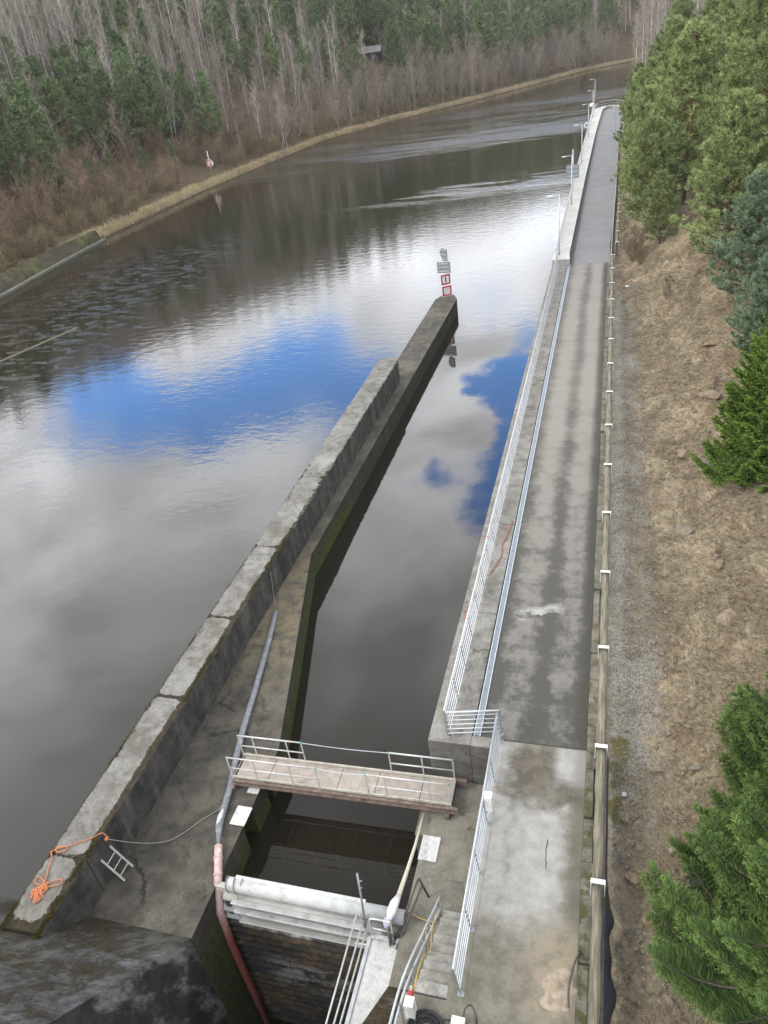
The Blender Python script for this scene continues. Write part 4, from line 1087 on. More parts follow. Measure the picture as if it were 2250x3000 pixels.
def bare_tree(seed, h, rt, nb, crown0, spread, tw, twl, stems=1, upright=1.0, tww=.03):
    rs = np.random.RandomState(seed); T = TM(); C = TM()
    for s in range(stems):
        base = np.array([rs.normal() * .25, rs.normal() * .25, -.3]) * (stems > 1) + np.array([0, 0, -.3])
        tilt = rs.normal(size=2) * (.035 if stems == 1 else .16 * spread)
        hh = h * (1 if s == 0 else rs.uniform(.6, .98)); zs_ = np.linspace(0, 1, 9)
        wob = np.cumsum(rs.normal(size=(9, 2)) * .012 * h * .35, 0) * zs_[:, None]
        P = np.stack([base[0] + tilt[0] * hh * zs_ + wob[:, 0], base[1] + tilt[1] * hh * zs_ + wob[:, 1], base[2] + hh * zs_], -1)
        r = rt * (1 - zs_ * .93) * (1 if stems == 1 else .6)
        T.tube(P, r, 6)
        n = max(3, nb // stems)
        for b in range(n):
            f = crown0 + (1 - crown0) * (b + rs.rand()) / n
            p0 = np.array([np.interp(f, zs_, P[:, i]) for i in range(3)])
            a = rs.rand() * 2 * PI; L = h * spread * (.10 + .20 * (1 - f)) * rs.uniform(.7, 1.3)
            up = upright * rs.uniform(.8, 1.5)
            d0 = unit(np.array([math.cos(a), math.sin(a), up])); q = np.linspace(0, 1, 4)
            B = p0 + d0 * L * q[:, None] + np.array([0, 0, .25 * L]) * (q ** 2)[:, None] + np.cumsum(rs.normal(size=(4, 3)) * .04 * L, 0) * (q[:, None] > 0)
            C.tube(B, np.interp(f, zs_, r) * .42 * (1 - q * .8) + .006, 3, .75)
            tq = rs.uniform(.15, 1, tw); S = np.stack([np.interp(tq, q, B[:, i]) for i in range(3)], -1)
            D = unit(d0 * .7 + rs.normal(size=(tw, 3)) * .55 + np.array([0, 0, .35]))
            E = S + D * (twl * rs.uniform(.4, 1.2, tw))[:, None]
            C.blades(S, E, tww, rs, rs.uniform(.1, .9, tw))
            # fine second order
            S2 = S + (E - S) * rs.uniform(.3, .9, tw)[:, None]
            C.blades(S2, S2 + unit(D + rs.normal(size=(tw, 3)) * .6) * (twl * .55 * rs.uniform(.5, 1.2, tw))[:, None], tww * .7, rs, rs.uniform(0, .8, tw))
    return T, C

def needle_clump(C, c, d, n, L, w, rs, tint):
    D = unit(d * .75 + rs.normal(size=(n, 3)) * .62)
    S = c + d * (L * .5) * rs.uniform(-.6, .8, n)[:, None]
    C.blades(S, S + D * (L * rs.uniform(.7, 1.2, n))[:, None], w, rs, np.clip(tint + rs.normal(size=n) * .12, 0, 1))
def pine(seed, h, r, crown0, nb, nc, nn, L, w, rt=None, flat=.5):
    rs = np.random.RandomState(seed); T = TM(); C = TM(); rt = rt or h * .014 + .04
    zs_ = np.linspace(0, 1, 10); wob = np.cumsum(rs.normal(size=(10, 2)) * .01 * h, 0) * .6
    P = np.stack([wob[:, 0], wob[:, 1], -.3 + (h + .2) * zs_], -1); T.tube(P, rt * (1 - zs_ * .9), 8)
    for b in range(nb):
        f = crown0 + (1 - crown0) * ((b + rs.rand()) / nb) ** .9
        k = (f - crown0) / (1 - crown0)
        p0 = np.array([np.interp(f, zs_, P[:, i]) for i in range(3)])
        a = b * 2.4 + rs.normal() * .4
        Lb = r * (1 - k) ** .62 * (.55 + .45 * min(1, k * 5 + .35)) * rs.uniform(.65, 1.2) + .12 * r
        up = .08 + .75 * k + rs.normal() * .12
        d0 = unit(np.array([math.cos(a), math.sin(a), up])); q = np.linspace(0, 1, 5)
        B = p0 + d0 * Lb * q[:, None] + np.array([0, 0, .16 * Lb]) * (q ** 2)[:, None] - np.array([0, 0, .10 * Lb * (1 - k)]) * np.sin(q * PI)[:, None]
        T.tube(B, (rt * .34 * (1 - k * .6)) * (1 - q * .85) + .006, 4)
        n = max(3, int(nc * (.5 + Lb / r)))
        tb = .5 + rs.normal() * .16
        for c in range(n):
            t = rs.uniform(.32, 1.0); s = np.array([np.interp(t, q, B[:, i]) for i in range(3)])
            side = np.array([-math.sin(a), math.cos(a), 0]) * rs.normal() * .30 * Lb * (1.15 - t * .6)
            cpos = s + side + np.array([0, 0, abs(rs.normal()) * .07 * Lb])
            C.blades([s], [cpos], .03, rs, .2)
            dd = unit(d0 + side * .6 / (Lb + .01) + np.array([0, 0, .55]) + rs.normal(size=3) * .25)
            needle_clump(C, cpos, dd, nn, L, w, rs, tb + rs.normal() * .15)
    needle_clump(C, P[-1], np.array([0, 0, 1.]), nn * 2, L, w, rs, .6)
    return T, C
def spruce(seed, h, r, step, per, dens, w, tipw=1.0, zmin=.3):
    """whorled, feathery, drooping spruce for close range"""
    rs = np.random.RandomState(seed); T = TM(); C = TM(); rt = .02 * h + .02
    T.tube(np.array([[0, 0, -.4], [0.02, .01, h * .5], [0, 0, h]]), [rt, rt * .55, .012], 9)
    z = zmin
    while z < h - .1:
        k = z / h; n = per + rs.randint(-1, 2)
        for b in range(n):
            a = 2 * PI * (b + rs.rand() * .7) / n + z * 7
            L = (r * (1 - k) ** .85 + .12) * rs.uniform(.6, 1.15)
            zz = z + rs.normal() * step * .25
            q = np.linspace(0, 1, 9); ca, sa = math.cos(a), math.sin(a)
            up = -.10 + .55 * k + rs.normal() * .06
            B = np.stack([ca * L * q, sa * L * q, zz + L * (up * q - .34 * (1 - k) * np.sin(q * 2.6) * .8 + .30 * q ** 2.2)], -1)
            T.tube(B, (.010 + .012 * L) * (1 - q * .85), 4)
            side0 = np.array([-sa, ca, 0]); tb = .45 + rs.normal() * .13
            # side branchlets, alternate
            m = max(4, int(L * dens)); ts = np.linspace(.16, .985, m)
            S = np.stack([np.interp(ts, q, B[:, i]) for i in range(3)], -1)
            dirv = unit(np.gradient(B, axis=0)); Dm = np.stack([np.interp(ts, q, dirv[:, i]) for i in range(3)], -1)
            bl = L * .34 * (1.08 - ts) ** .7 * rs.uniform(.75, 1.15, m) + .07
            for sgn in (-1, 1):
                D = unit(Dm * .75 + sgn * side0 * rs.uniform(.65, 1.0, m)[:, None] + np.array([0, 0, -.22 * (1 - k)]) + rs.normal(size=(m, 3)) * .12)
                E = S + D * bl[:, None]
                C.blades(S, E, w * 1.25, rs, tb + rs.normal(size=m) * .1, True); C.blades(S, E, w * 1.25, rs, tb + rs.normal(size=m) * .1, True)
                ns = max(2, int(.34 * L / .06))
                for u in np.linspace(.1, .98, min(ns, 11)):
                    S2 = S + (E - S) * u
                    for s2 in (-1, 1):
                        pr = unit(np.cross(D, np.array([0, 0, 1.])) * s2 + rs.normal(size=(m, 3)) * .3)
                        D2 = unit(D * .8 + pr * .85 + np.array([0, 0, -.1]))
                        l2 = (.30 * bl * (1.1 - u) + .04) * rs.uniform(.7, 1.2, m)
                        C.blades(S2, S2 + D2 * l2[:, None], w, rs, np.clip(tb + .22 * u * tipw + rs.normal(size=m) * .12, 0, 1), True)
        z += step * (1 - .35 * k)
    return T, C

def join2(T, C, name, mt, mc):
    V1, F1, t1 = T.arrays(); V2, F2, t2 = C.arrays()
    return arr_mesh(name, np.concatenate([V1, V2]), np.concatenate([F1, F2 + len(V1)]), [mt, mc], mi=np.concatenate([np.zeros(len(F1)), np.ones(len(F2))]), tint=np.concatenate([t1, t2]))
KINDS = {}
def kind(name, T, C, mt, mc):
    KINDS.setdefault(name, []).append((T, C, mt, mc, T.mesh(name + '_trunk', mt), C.mesh(name + '_crown', mc), join2(T, C, name, mt, mc)))
for i in range(5): kind('birch', *bare_tree(100 + i, 20 + i * .8, .14, 40, .30, .62, 19, 1.5, 1 if i < 3 else 2, 1.15, .038), BIRCHB, BTW if i % 2 == 0 else BTW2)
for i in range(4): kind('bare', *bare_tree(200 + i, 11, .13, 34, .22, .95, 15, 1.25, 1 + i % 3, .8, .038), GREYB, GTW)
for i in range(4): kind('russet', *bare_tree(300 + i, 6.5, .09, 60, .12, 1.15, 18, .95, 5, .7, .036), BROWNB, RTW)
for i in range(4): kind('tan', *bare_tree(400 + i, 3.4, .04, 54, .05, 1.35, 15, .75, 9, .8, .03), BROWNB, TTW)
for i in range(4): kind('pinefar', *pine(500 + i, 16, 4.0, .22, 66, 6, 14, .75, .17), PINEB, PN1)
for i in range(4): kind('pine', *pine(600 + i, 12.5, 3.7, .12, 110, 11, 34, .38, .058), PINEB, PN2)
for i in range(2): kind('bluepine', *pine(700 + i, 7, 2.7, .02, 90, 14, 46, .28, .038), PINEB, PN3)
def place(k, v, x, y, z, s, rot, label, cat, group, split=True, name='tree', sz=1.0):
    T, C, mt, mc, tm, cm, jm = KINDS[k][v % len(KINDS[k])]
    if split:
        e = bpy.data.objects.new(name, None); COL.objects.link(e); e.empty_display_size = .2
        for nm, me in (('trunk', tm), ('crown', cm)):
            o = bpy.data.objects.new(nm, me); COL.objects.link(o); o.parent = e
    else:
        e = bpy.data.objects.new(name, jm); COL.objects.link(e)
    e.location = (x, y, z); e.rotation_euler = (0, 0, rot); e.scale = (s, s, s * sz)
    return tag(e, label, cat, group)

# ---------------- far bank woodland
SHL = np.concatenate([[0], np.cumsum(np.hypot(*np.diff(LSH, axis=0).T))])
def shore(s, d):
    x = np.interp(s, SHL, LSH[:, 0]); y = np.interp(s, SHL, LSH[:, 1])
    x2 = np.interp(s + 6, SHL, LSH[:, 0]); y2 = np.interp(s + 6, SHL, LSH[:, 1]); x1 = np.interp(s - 6, SHL, LSH[:, 0]); y1 = np.interp(s - 6, SHL, LSH[:, 1])
    t = unit(np.array([x2 - x1, y2 - y1])); return x - t[1] * d, y + t[0] * d
ZONES = [(120, 'above the mossy revetment'), (205, 'by the red bordered sign'), (290, 'across from the lamps'), (380, 'near the wooden hut'), (460, 'on the river bend'), (2000, 'at the far end')]
def zone(y, d):
    row = 'front row' if d < 14 else ('mid slope' if d < 40 else 'upper slope')
    for lim, z in ZONES:
        if y < lim - 20: return row, z
    return row, ZONES[-1][1]
class Grid:
    def __init__(s, c): s.c = c; s.d = {}
    def ok(s, x, y, r):
        i, j = int(x // s.c), int(y // s.c)
        for a in range(i - 2, i + 3):
            for b in range(j - 2, j + 3):
                for (px, py) in s.d.get((a, b), ()):
                    if (px - x) ** 2 + (py - y) ** 2 < r * r: return False
        s.d.setdefault((i, j), []).append((x, y)); return True
G = Grid(3.)
rq = random.Random(77)
# hut clearing on the hillside
hut = None
v = R @ np.array([797 - 829.5, 128 - 1106, 1600.]); v /= np.linalg.norm(v)
for t_ in np.arange(150, 600, .5):
    p = np.array([0, 0, 18.6]) + v * t_
    if zleft(p[0], p[1]) > p[2]: hut = p; break
counts = {}
def inview(x, y, z, h):
    a = cam_px((x, y, z)); b = cam_px((x, y, z + h))
    return a[2] > 5 and max(a[0], b[0]) > -950 and min(a[0], b[0]) < 1750 and b[1] < 900
NAMES = dict(birch=('birch_tree', 'tree', 'bare white stemmed birch'), bare=('bare_tree', 'tree', 'bare grey broadleaf tree'), russet=('russet_shrub', 'shrub', 'russet brown leafless shrub'),
             tan=('tan_shrub', 'shrub', 'low tan leafless shrub'), pinefar=('pine_tree', 'tree', 'dark green pine'))
LIM = dict(birch=298, bare=235, russet=260, tan=215, pinefar=160)
extra = []
def put(k, s, d, sc, sz=1.0, r=2.2):
    x, y = shore(s, d)
    if math.degrees(math.atan2(x, y)) < -60: return
    if hut is not None and abs(x - hut[0] - 4) < 9 and -26 < y - hut[1] < 3 : return
    if (abs(x + 87) < 9 and abs(y - 168) < 9): return
    if not G.ok(x, y, r): return
    z = float(zleft(x, y)); hh = {'birch': 22, 'bare': 11, 'russet': 6.5, 'tan': 3.4, 'pinefar': 16}[k] * sc
    if not inview(x, y, z, hh): return
    if cam_px((x, y, z + hh))[1] < -330: return
    rot = rq.uniform(0, 2 * PI); v_ = rq.randrange(8)
    if counts.get(k, 0) >= LIM[k]: extra.append((k, v_, x, y, z, sc, rot)); return
    counts[k] = counts.get(k, 0) + 1
    row, zn = zone(y, d); nm, cat, txt = NAMES[k]
    lab = '%s, %s, far bank %s' % (txt, row, zn)
    place(k, v_, x, y, z, sc, rot, lab, cat, '%s %s %s' % (txt, row, zn), split=(y < 175 and k != 'tan'), name=nm, sz=sz)
smax = SHL[-1] - 60
def ss(y): return np.interp(y, LSH[:, 1], SHL)
def strip(k, y0, y1, d0, d1, n, s0, s1, r, szr=(.9, 1.15)):
    a, b = ss(y0), ss(y1)
    for _ in range(n): put(k, rq.uniform(a, b), rq.uniform(d0, d1), rq.uniform(s0, s1), rq.uniform(*szr), r)
# pine stands (placed first so that they read as clumps)
strip('pinefar', 60, 140, 17, 55, 85, .5, .85, 3.2); strip('pinefar', 150, 200, 20, 48, 50, .75, 1.1, 3.4); strip('pinefar', 205, 285, 26, 60, 14, .6, 1.0, 4); strip('pinefar', 105, 140, 40, 58, 20, .6, .9, 4)
strip('pinefar', 210, 300, 34, 80, 22, .9, 1.3, 4.4); strip('pinefar', 285, 360, 16, 60, 60, .9, 1.35, 4.0); strip('pinefar', 360, 452, 14, 60, 110, 1.0, 1.5, 4.2); strip('pinefar', 110, 200, 10, 22, 16, .3, .5, 4)
# front shrubs
strip('russet', 60, 140, 7, 24, 190, .85, 1.4, 2.3); strip('russet', 135, 250, 4.0, 26, 200, .6, 1.15, 2.3); strip('russet', 250, 450, 2.5, 12, 25, .6, 1.1, 3.0)
strip('tan', 55, 135, 3.2, 11, 130, .7, 1.25, 1.6); strip('tan', 125, 260, 3.0, 16, 160, .6, 1.25, 1.9); strip('tan', 260, 440, 2.2, 8, 70, .7, 1.2, 2.6)
# white stems by the water and up the slope
strip('birch', 70, 130, 5, 22, 14, .35, .55, 3); strip('birch', 140, 250, 6, 24, 80, .4, .8, 2.6); strip('birch', 120, 200, 18, 42, 60, .6, .95, 3)
strip('birch', 190, 290, 14, 42, 80, .7, 1.05, 3); strip('birch', 95, 215, 40, 70, 240, .8, 1.15, 2.6); strip('birch', 95, 290, 60, 110, 120, .8, 1.15, 3)
strip('bare', 205, 345, 3, 16, 190, .8, 1.4, 2.4); strip('bare', 345, 450, 3, 16, 130, .8, 1.45, 2.8); strip('bare', 80, 215, 14, 60, 90, .8, 1.3, 3.2); strip('bare', 200, 330, 16, 40, 50, .9, 1.3, 3.2)
strip('bare', 452, 478, 3, 30, 60, .8, 1.4, 3.2)
# the rest of the slope is filled by one far wood of lighter trees
FILL = [(30, 180, 24, 64, 420, ('pinefar', 'bare', 'bare', 'bare'), 2.6), (180, 460, 26, 80, 500, ('pinefar', 'birch', 'bare', 'bare'), 2.8), (95, 330, 50, 150, 2000, ('birch', 'birch', 'birch', 'bare'), 2.5), (330, 482, 18, 110, 800, ('pinefar', 'bare', 'birch'), 3.0), (60, 140, 18, 70, 330, ('bare', 'russet', 'pinefar'), 2.4), (120, 330, 14, 46, 520, ('russet', 'bare', 'bare', 'pinefar'), 2.3), (205, 450, 3, 20, 380, ('bare',), 1.9)]
for (y0, y1, d0, d1, n, ks, rr) in FILL:
    for _ in range(n):
        s_ = rq.uniform(ss(y0), ss(y1)); d = rq.uniform(d0, d1); x, y = shore(s_, d); k = rq.choice(ks)
        if k == 'birch' and y > 150 and fbm(np.array([x * .03]), np.array([y * .03]), 3, 2)[0] > .2: k = 'pinefar'
        z = float(zleft(x, y)); sc = rq.uniform(.75, 1.15) * (1.3 if k == 'russet' else 1)
        if math.degrees(math.atan2(x, y)) < -62 or not inview(x, y, z, 18) or cam_px((x, y, z + 20))[1] < -250: continue
        if hut is not None and abs(x - hut[0] - 4) < 9 and -26 < y - hut[1] < 3: continue
        if not G.ok(x, y, rr): continue
        extra.append((k, rq.randrange(8), x, y, z, sc, rq.uniform(0, 6.28)))
LITE = {'birch': [], 'bare': [], 'pinefar': []}
for i in range(4):
    LITE['birch'].append((*bare_tree(150 + i, 20, .135, 26, .28, .7, 12, 1.7, 1, 1.1, .06), BIRCHB, BTW if i % 2 else BTW2))
    LITE['bare'].append((*bare_tree(250 + i, 12, .10, 30, .14, 1.1, 14, 1.5, 2, .75, .06), GREYB, GTW))
    LITE['pinefar'].append((*pine(550 + i, 16, 4.0, .22, 34, 5, 9, 1.0, .32), PINEB, PN1))
# hut
if hut is not None:
    hx, hy, hz = hut
    t = thing('wooden_hut', 'grey roofed wooden hut among the trees high on the far bank', 'hut', (hx, hy, hz))
    yw = math.radians(8); c_, s_ = math.cos(yw), math.sin(yw)
    def hp(a, b, z): return (hx + a * c_ - b * s_, hy + a * s_ + b * c_, hz + z)
    m = MB(); m.add([hp(-4, 0, -1.5), hp(4, 0, -1.5), hp(4, 5, -1.5), hp(-4, 5, -1.5), hp(-4, 0, 2.3), hp(4, 0, 2.3), hp(4, 5, 2.3), hp(-4, 5, 2.3)], [(0, 1, 5, 4), (1, 2, 6, 5), (2, 3, 7, 6), (3, 0, 4, 7), (4, 5, 6, 7)]); m.build('wall', simple('dark_boards', (.035, .033, .04), .8), t)
    m = MB(); m.add([hp(-5, -1.2, 2.2), hp(5, -1.2, 2.2), hp(5, 2.5, 4.2), hp(-5, 2.5, 4.2), hp(5, 6, 2.3), hp(-5, 6, 2.3), hp(-5, -1.2, 2.0), hp(5, -1.2, 2.0)], [(0, 1, 2, 3), (3, 2, 4, 5), (6, 7, 1, 0)]); m.build('roof', simple('grey_roof', (.20, .195, .20), .8, 0, .15, 1), t)
# more of the same kinds than can be told apart, one far wood
if extra:
    VV = []; FF = []; MI = []; TT = []; nv = 0
    mats_ = [BIRCHB, GREYB, BROWNB, PINEB, BTW, GTW, RTW, TTW, PN1, BTW2]
    for (k, v_, x, y, z, s, rot) in extra:
        src = LITE.get(k) or KINDS[k]; T, C, mt, mc = src[v_ % len(src)][:4]; c_, s_ = math.cos(rot), math.sin(rot)
        for A_, mm in ((T, mt), (C, mc)):
            V, F, t = A_.arrays(); W_ = np.stack([(V[:, 0] * c_ - V[:, 1] * s_) * s + x, (V[:, 0] * s_ + V[:, 1] * c_) * s + y, V[:, 2] * s + z], -1)
            VV.append(W_); FF.append(F + nv); nv += len(W_); MI.append(np.full(len(F), mats_.index(mm))); TT.append(t)
    o = link('distant_wood', arr_mesh('distant_wood', np.concatenate(VV), np.concatenate(FF), mats_, mi=np.concatenate(MI), tint=np.concatenate(TT)))
    tag(o, 'unbroken mass of bare and evergreen trees filling the slope of the far bank', 'wood', kind='stuff')
print('trees', counts, 'extra', len(extra), 'hut', hut)

# dry grass along the far waterline
rs = np.random.RandomState(3); n = 26000; s_ = rs.uniform(ss(112), SHL[-1] - 120, n); d_ = rs.uniform(.3, 1, n) * 6.5 * rs.uniform(.2, 1, n) * .42 + .1
sx_ = np.interp(s_, SHL, LSH[:, 0]); sy_ = np.interp(s_, SHL, LSH[:, 1]); tx = np.interp(s_ + 5, SHL, LSH[:, 0]) - np.interp(s_ - 5, SHL, LSH[:, 0]); ty = np.interp(s_ + 5, SHL, LSH[:, 1]) - np.interp(s_ - 5, SHL, LSH[:, 1]); l_ = np.hypot(tx, ty)
gx_ = sx_ - ty / l_ * d_; gy_ = sy_ + tx / l_ * d_; gz_ = zleft(gx_, gy_) - .05
S = np.stack([gx_, gy_, gz_], -1); B = TM()
B.blades(S, S + np.stack([rs.normal(size=n) * .3, rs.normal(size=n) * .3, rs.uniform(.4, 1.2, n)], -1), .15, rs, np.clip(.75 + fbm(gx_ * .3, gy_ * .3, 3) * .8 + rs.normal(size=n) * .15, 0, 1))
tag(link('bank_grass', B.mesh('bank_grass', leafmat('straw_blades', (.17, .132, .08), (.46, .375, .24), 0, .9))), 'band of dry straw coloured grass along the far waterline', 'grass', kind='stuff')

# ---------------- right bank
def gz(x, y): return float(zright(np.array([x]), np.array([y]))[0])
def rtree(k, v, x, y, s, label, cat='tree', nm='pine_tree', group=None, rot=None, sz=1.0, dz=0):
    return place(k, v, x, y, gz(x, y) - .1 + dz, s, rq.uniform(0, 6.28) if rot is None else rot, label, cat, group, True, nm, sz)
rtree('pine', 0, 6.6, 80, 1.15, 'tall pine with orange upper trunk standing by the guard rail')
rtree('pine', 1, 4.6, 86, .85, 'pine leaning its branches over the asphalt road edge')
rtree('pine', 2, 3.2, 76.0, .74, 'small bushy pine low beside the farther timber guard rail')
rtree('pine', 3, 4.2, 70.5, .46, 'very small round pine at the top of the bare scree')
rtree('pine', 2, 9.4, 60, 1.0, 'full green pine rising behind the blue tinted pine')
rtree('pine', 1, 12.5, 66, 1.15, 'broad pine above the scree at the right edge')
rtree('pine', 1, 8.0, 57.5, .85, 'dense green pine standing over the scree above the blue tinted pine')
rtree('pine', 3, 12.0, 52, .95, 'green pine cut by the right edge of the photo, upslope of the blue tinted pine')
rtree('pine', 0, 9.8, 74, .9, 'yellow green pine between the orange trunk pine and the right edge')
rtree('bluepine', 0, 8.4, 50, .95, 'blue tinted young pine on the scree slope')
rtree('bluepine', 1, 8.0, 41.5, .75, 'smaller blue green pine just below the blue tinted one')
rtree('pine', 2, 10.8, 42, .62, 'low green pine at the right edge above the bright spruce')
i = 0
GR = Grid(3.)
for _ in range(1600):
    y = rq.uniform(66, 235); x = rq.uniform(2.2, 70)
    x0 = float(np.interp(y, *X0Y))
    if y > 203: x0 = float(np.interp(y, RY, RX)) + 2
    if x < x0 + 2.0 or x > x0 + 14 + (y - 60) * .33 or (y < 84 and x < 14) or not GR.ok(x, y, 3.5): continue
    z = gz(x, y); s = rq.uniform(.75, 1.25)
    a = cam_px((x, y, z + 6 * s))
    if a[0] > 1780 or a[2] < 0: continue
    i += 1
    if i > 125: break
    zn = 'near the asphalt road' if y < 120 else ('beside the wide far end of the road' if y < 185 else 'past the far end of the road')
    row = 'edge of right hand wood' if x < x0 + 7 else 'inside right hand wood'
    if y > 165 and x < x0 + 20:
        rtree(rq.choice(('birch', 'bare', 'birch')), rq.randrange(5), x, y, s * .95, 'bare pale tree, %s %s' % (row, zn), nm='bare_tree', group='bare trees %s %s' % (row, zn)); continue
    rtree('pine' if rq.random() < .85 else 'pinefar', rq.randrange(4), x, y, s * (1 if x > x0 + 5 else .75), 'green pine, %s %s' % (row, zn), group='pines %s %s' % (row, zn))
for (x, y, s, lb) in ((5.2, 225, 1.0, 'white birch at the waterside past the road end'), (6.8, 215, 1.15, 'tall white birch leaning by the far waterline on the right'), (5.9, 205, 1.1, 'pale birch behind the waterside birches'), (8.2, 262, 1.1, 'distant birch overhanging the river bend'),
                      (17.5, 100, .9, 'twin stemmed white birch inside the pines at the upper right'), (21, 132, 1.1, 'thin white birch among the upper right pines'), (12.5, 150, 1.0, 'white birch in front of the pines by the far road'), (33, 120, 1.1, 'birch crown at the top right corner'), (10.5, 200, 1.1, 'grey white birch at the wood edge past the road')):
    rtree('birch', 3 if 'twin' in lb else rq.randrange(5), x, y, s, lb, nm='birch_tree')
for q in range(26):
    y = rq.uniform(235, 335); x = float(np.interp(y, RY, RX)) + rq.uniform(2, 26)
    rtree(rq.choice(['bare', 'birch', 'bare']), q, x, y, rq.uniform(.8, 1.2), 'bare tree on the right bank hiding the river bend', nm='bare_tree', group='bare trees at the right river bend')
for (x, y, s, k, lb) in ((1.9, 69.5, .55, 'russet', 'russet bramble bush by the timber guard rail at the road joint'), (2.6, 67.0, .42, 'russet', 'low bramble at the foot of the scree'), (1.7, 73, .4, 'tan', 'thin tan shrub under the small bushy pine'), (2.4, 140, .6, 'tan', 'tan bush beside the far pipe rail'), (2.2, 120, .6, 'tan', 'straw tan bush half way along the pipe rail'),
                         (3.2, 110, .5, 'russet', 'russet bush under the roadside pines'), (8.5, 73, .7, 'tan', 'dry tan thicket below the orange trunk pine')):
    rtree(k, rq.randrange(4), x, y, s, lb, 'shrub', 'bramble_shrub')
# close spruces
def near_spruce(label, x, y, z, args, m_, rot=0):
    T, C = spruce(*args); e = thing('spruce_tree', label, 'tree', (x, y, z)); e.rotation_euler = (0, 0, rot)
    for nm, me in (('trunk', T.mesh('trunk', SPRUB)), ('crown', C.mesh('crown', m_))):
        o = bpy.data.objects.new(nm, me); COL.objects.link(o); o.parent = e
near_spruce('large dark green spruce filling the bottom right corner', 4.75, 8.9, gz(4.75, 8.9) - .2, (1, 8.6, 3.5, .26, 9, 23, .017), SP1)
near_spruce('dark spruce at the right edge behind the bottom corner spruce', 5.3, 12.4, gz(5.3, 12.4) - .2, (2, 7.8, 3.2, .26, 9, 23, .017), SP1, 1.3)
near_spruce('bright yellow green spruce at the middle of the right edge', 6.7, 29.6, gz(6.7, 29.6) - .2, (3, 7.5, 2.7, .25, 9, 17, .042), SP2, .4)
near_spruce('small yellow green spruce just above the bright spruce at the right edge', 7.8, 36.0, gz(7.8, 36.0) - .2, (4, 5.5, 1.9, .26, 8, 15, .045), SP2, 2)

# grass tufts, litter and stones on the right bank
rs = np.random.RandomState(8); B = TM()
nt = 6500; cx = 1.3 + rs.rand(nt) ** 1.3 * 10; cy = 6 + 60 * rs.rand(nt) ** 1.3
d_ = fbm(cx * .35, cy * .3, 3, 5) + .12 * (cx > 2.6); keep = d_ > -.06; cx, cy = cx[keep], cy[keep]
for x, y in zip(cx, cy):
    n = 16; a0 = rs.uniform(0, 6.28); px_ = x + rs.normal(size=n) * .14; py_ = y + rs.normal(size=n) * .14
    pz = zright(px_, py_); Lg = rs.uniform(.12, .42, n); a = a0 + rs.normal(size=n) * .7
    S = np.stack([px_, py_, pz - .02], -1)
    B.blades(S, S + np.stack([np.cos(a) * Lg - .1, np.sin(a) * Lg, Lg * rs.uniform(.15, .7, n)], -1), .018, rs, np.clip(rs.uniform(.2, .9) + rs.normal(size=n) * .15, 0, 1))
tag(link('dry_grass', B.mesh('dry_grass', DRY)), 'dry bent grass covering the rocky right bank', 'grass', kind='stuff')
def stone_mesh(seed, flat, sub=2):
    bm = bmesh.new(); bmesh.ops.create_icosphere(bm, subdivisions=sub, radius=1); r_ = random.Random(seed)
    pl = [(Vector((r_.gauss(0, 1), r_.gauss(0, 1), r_.gauss(0, 1))).normalized(), r_.uniform(.45, .8)) for _ in range(9)]
    for v_ in bm.verts:
        for n_, d in pl:
            k = v_.co.dot(n_) - d
            if k > 0: v_.co -= n_ * k
        v_.co.z *= flat
    me = bpy.data.meshes.new('stone'); bm.to_mesh(me); bm.free(); me.materials.append(STONE); return me
SM = [stone_mesh(i, (.5, .65, .4, .8)[i % 4]) for i in range(8)]
SS = [stone_mesh(i + 20, (.5, .65, .4, .8)[i % 4], 1) for i in range(8)]
BIG = [(1.9, 15.4, .32, 'pale flat boulder by the mossy gravel'), (2.9, 15.2, .22, 'pale stone right of the flat boulder'), (1.15, 11.9, .28, 'grey boulder behind the drainage membrane'), (1.5, 10.7, .22, 'rounded stone in the litter beside the membrane'), (4.2, 20.9, .4, 'angular grey boulder in the brown scree'), (3.4, 27.5, .5, 'tan rock ledge on the bank'), (4.6, 31, .7, 'long tan outcrop under the bright spruce'),
       (3.8, 33.5, .55, 'split tan outcrop beside the gravel strip'), (5.2, 38, .7, 'large brown outcrop below the blue green pine'), (4.3, 24.2, .35, 'square brown stone on the scree'), (1.0, 13.6, .18, 'small pale stone by the membrane top'), (2.2, 12.6, .2, 'green grey stone near the spruce tips'), (6.0, 45, .6, 'ridge of brown rock beneath the blue tinted pine'), (3.0, 18.6, .2, 'tilted stone on the litter')]
for i, (x, y, s, lb) in enumerate(BIG):
    o = link('boulder', SM[i % 8], None, (x, y, gz(x, y) + s * .08)); o.scale = (s, s * rq.uniform(.7, 1.2), s * .8); o.rotation_euler = (rq.uniform(-.3, .3), rq.uniform(-.3, .3), rq.uniform(0, 6)); tag(o, lb, 'rock')
VV = []; FF = []; nv = 0
sv = [np.array([v_.co[:] for v_ in me.vertices]) for me in SS]; sf = [np.array([p.vertices[:] for p in me.polygons]) for me in SS]
for q in range(7500):
    y = 5 + 57 * rs.rand() ** 1.4; x = rs.uniform(.55, 2.6) + abs(rs.normal()) * 2.8 * (rs.rand() < .7); k = q % 8
    s = rs.uniform(.018, .045) if rs.rand() < .8 else rs.uniform(.045, .15) * (1 if x > 2 else .7); a = rs.uniform(0, 6.28); c_, s_ = math.cos(a), math.sin(a)
    V = sv[k] * s; V = np.stack([V[:, 0] * c_ - V[:, 1] * s_ + x, V[:, 0] * s_ + V[:, 1] * c_ + y, V[:, 2] + gz(x, y) + s * .15], -1); VV.append(V); FF.append(sf[k] + nv); nv += len(V)
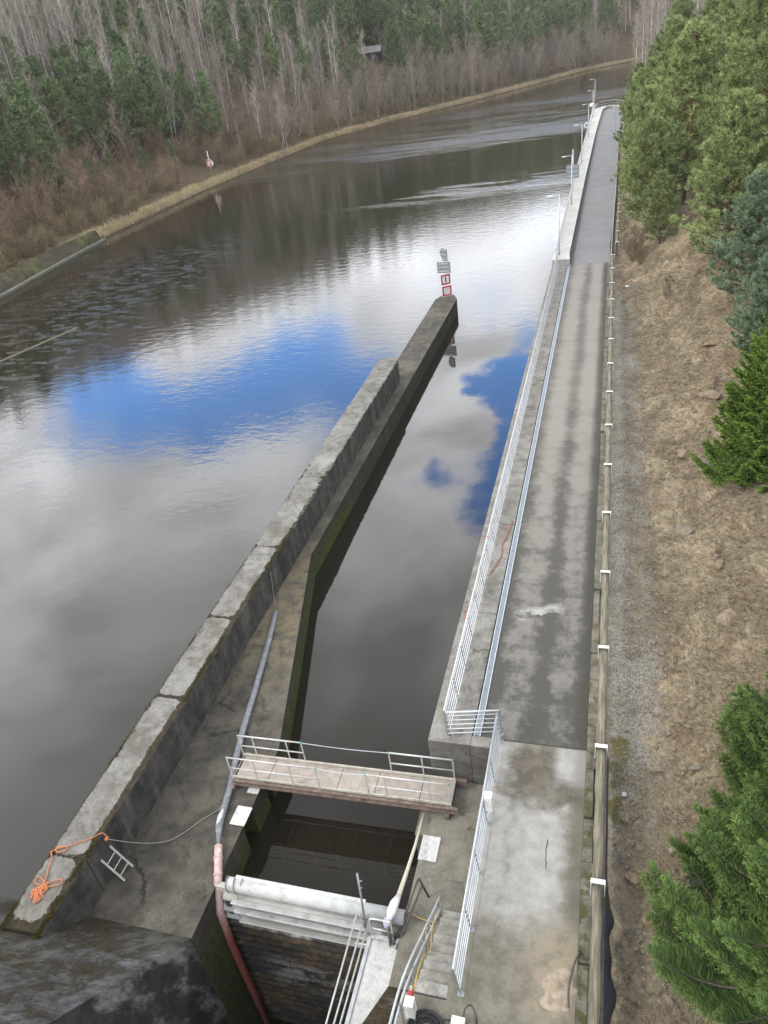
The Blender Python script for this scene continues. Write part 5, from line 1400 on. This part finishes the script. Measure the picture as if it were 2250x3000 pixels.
tag(link('loose_stones', arr_mesh('loose_stones', np.concatenate(VV), np.concatenate(FF), STONE)), 'loose stones strewn over the gravel and litter', 'stones', kind='stuff')
for (x, y, s, lb, c) in ((2.6, 11.6, .2, 'crumpled blue grey plastic scrap in the litter', (.09, .10, .13)), (1.05, 8.2, .13, 'small white plastic scrap by the membrane', (.6, .6, .58)), (1.5, 62.5, .22, 'white litter scrap at the end of the gravel', (.7, .7, .7)), (.95, 14.4, .07, 'tiny white scrap in the moss', (.6, .6, .6))):
    m = MB(); k = [(rq.uniform(-1, 1) * s, rq.uniform(-1, 1) * s) for _ in range(3)]
    vs = []
    for a in range(5):
        for b in range(5): vs.append((x + (a / 4 - .5) * s * 1.6, y + (b / 4 - .5) * s * 2, gz(x, y) + .05 + rq.uniform(0, .35) * s))
    m.add(vs, [(a * 5 + b, a * 5 + 5 + b, a * 5 + 6 + b, a * 5 + 1 + b) for a in range(4) for b in range(4)])
    o = tag(m.build('plastic_scrap', simple('plastic_%d' % int(s * 100), c, .4), None), lb, 'litter'); o.modifiers.new('thickness', 'SOLIDIFY').thickness = .006
# white boulders at the far road end
for q in range(9):
    x = 5.4 + rq.uniform(-.6, 1.8); y = 188 + q * 2.2 + rq.uniform(-.5, .5); s = rq.uniform(.5, 1.1)
    o = link('pale_boulder', SM[q % 8], None, (x, y, gz(x, y) + .1)); o.scale = (s, s, s); o.rotation_euler = (0, 0, rq.uniform(0, 6)); tag(o, 'pale boulder of the heap where the far road meets the right bank', 'rock', 'pale boulders at the road end')
# moss cushions on parapet edges
B = TM(); rs = np.random.RandomState(4); n = 2600
yy = 7.3 + rs.rand(n) ** 1.6 * 26; side = rs.rand(n) < .68
xx = np.where(side, -13.97 - (yy - 7.5) * .0045 - np.abs(rs.normal(size=n)) * .07, -15.24 - (yy - 7.5) * .0085 + np.abs(rs.normal(size=n)) * .06)
k = fbm(yy * .8, xx * 2, 4, 8) > .02; xx, yy = xx[k], yy[k]; n = len(xx)
S = np.stack([xx, yy, np.full(n, -.2)], -1)
for _ in range(4): B.blades(S + rs.normal(size=(n, 3)) * (.02, .03, 0), S + rs.normal(size=(n, 3)) * (.03, .035, 0) + np.stack([np.zeros(n), np.zeros(n), rs.uniform(.01, .04, n)], -1), .03, rs, rs.uniform(0, 1, n))
tag(link('moss', B.mesh('moss', leafmat('moss_cushion', (.028, .022, .008), (.085, .075, .02), 0, 1))), 'dark moss tufts along the parapet edges', 'moss', kind='stuff')

# thin valley air
hz = MB(); hz.box(-420, 300, -45, 770, -13.5, 150)
hm = bpy.data.materials.new('valley_air'); hm.use_nodes = True; hm.node_tree.nodes.clear()
X.nt = hm.node_tree; o_ = node('ShaderNodeOutputMaterial'); v_ = node('ShaderNodeVolumePrincipled'); v_.inputs['Color'].default_value = (.86, .9, .95, 1); v_.inputs['Density'].default_value = HAZE; X.nt.links.new(v_.outputs[0], o_.inputs['Volume'])
tag(hz.build('haze', hm), 'thin pale air over the valley', 'haze', kind='stuff')
SC.cycles.volume_bounces = 0
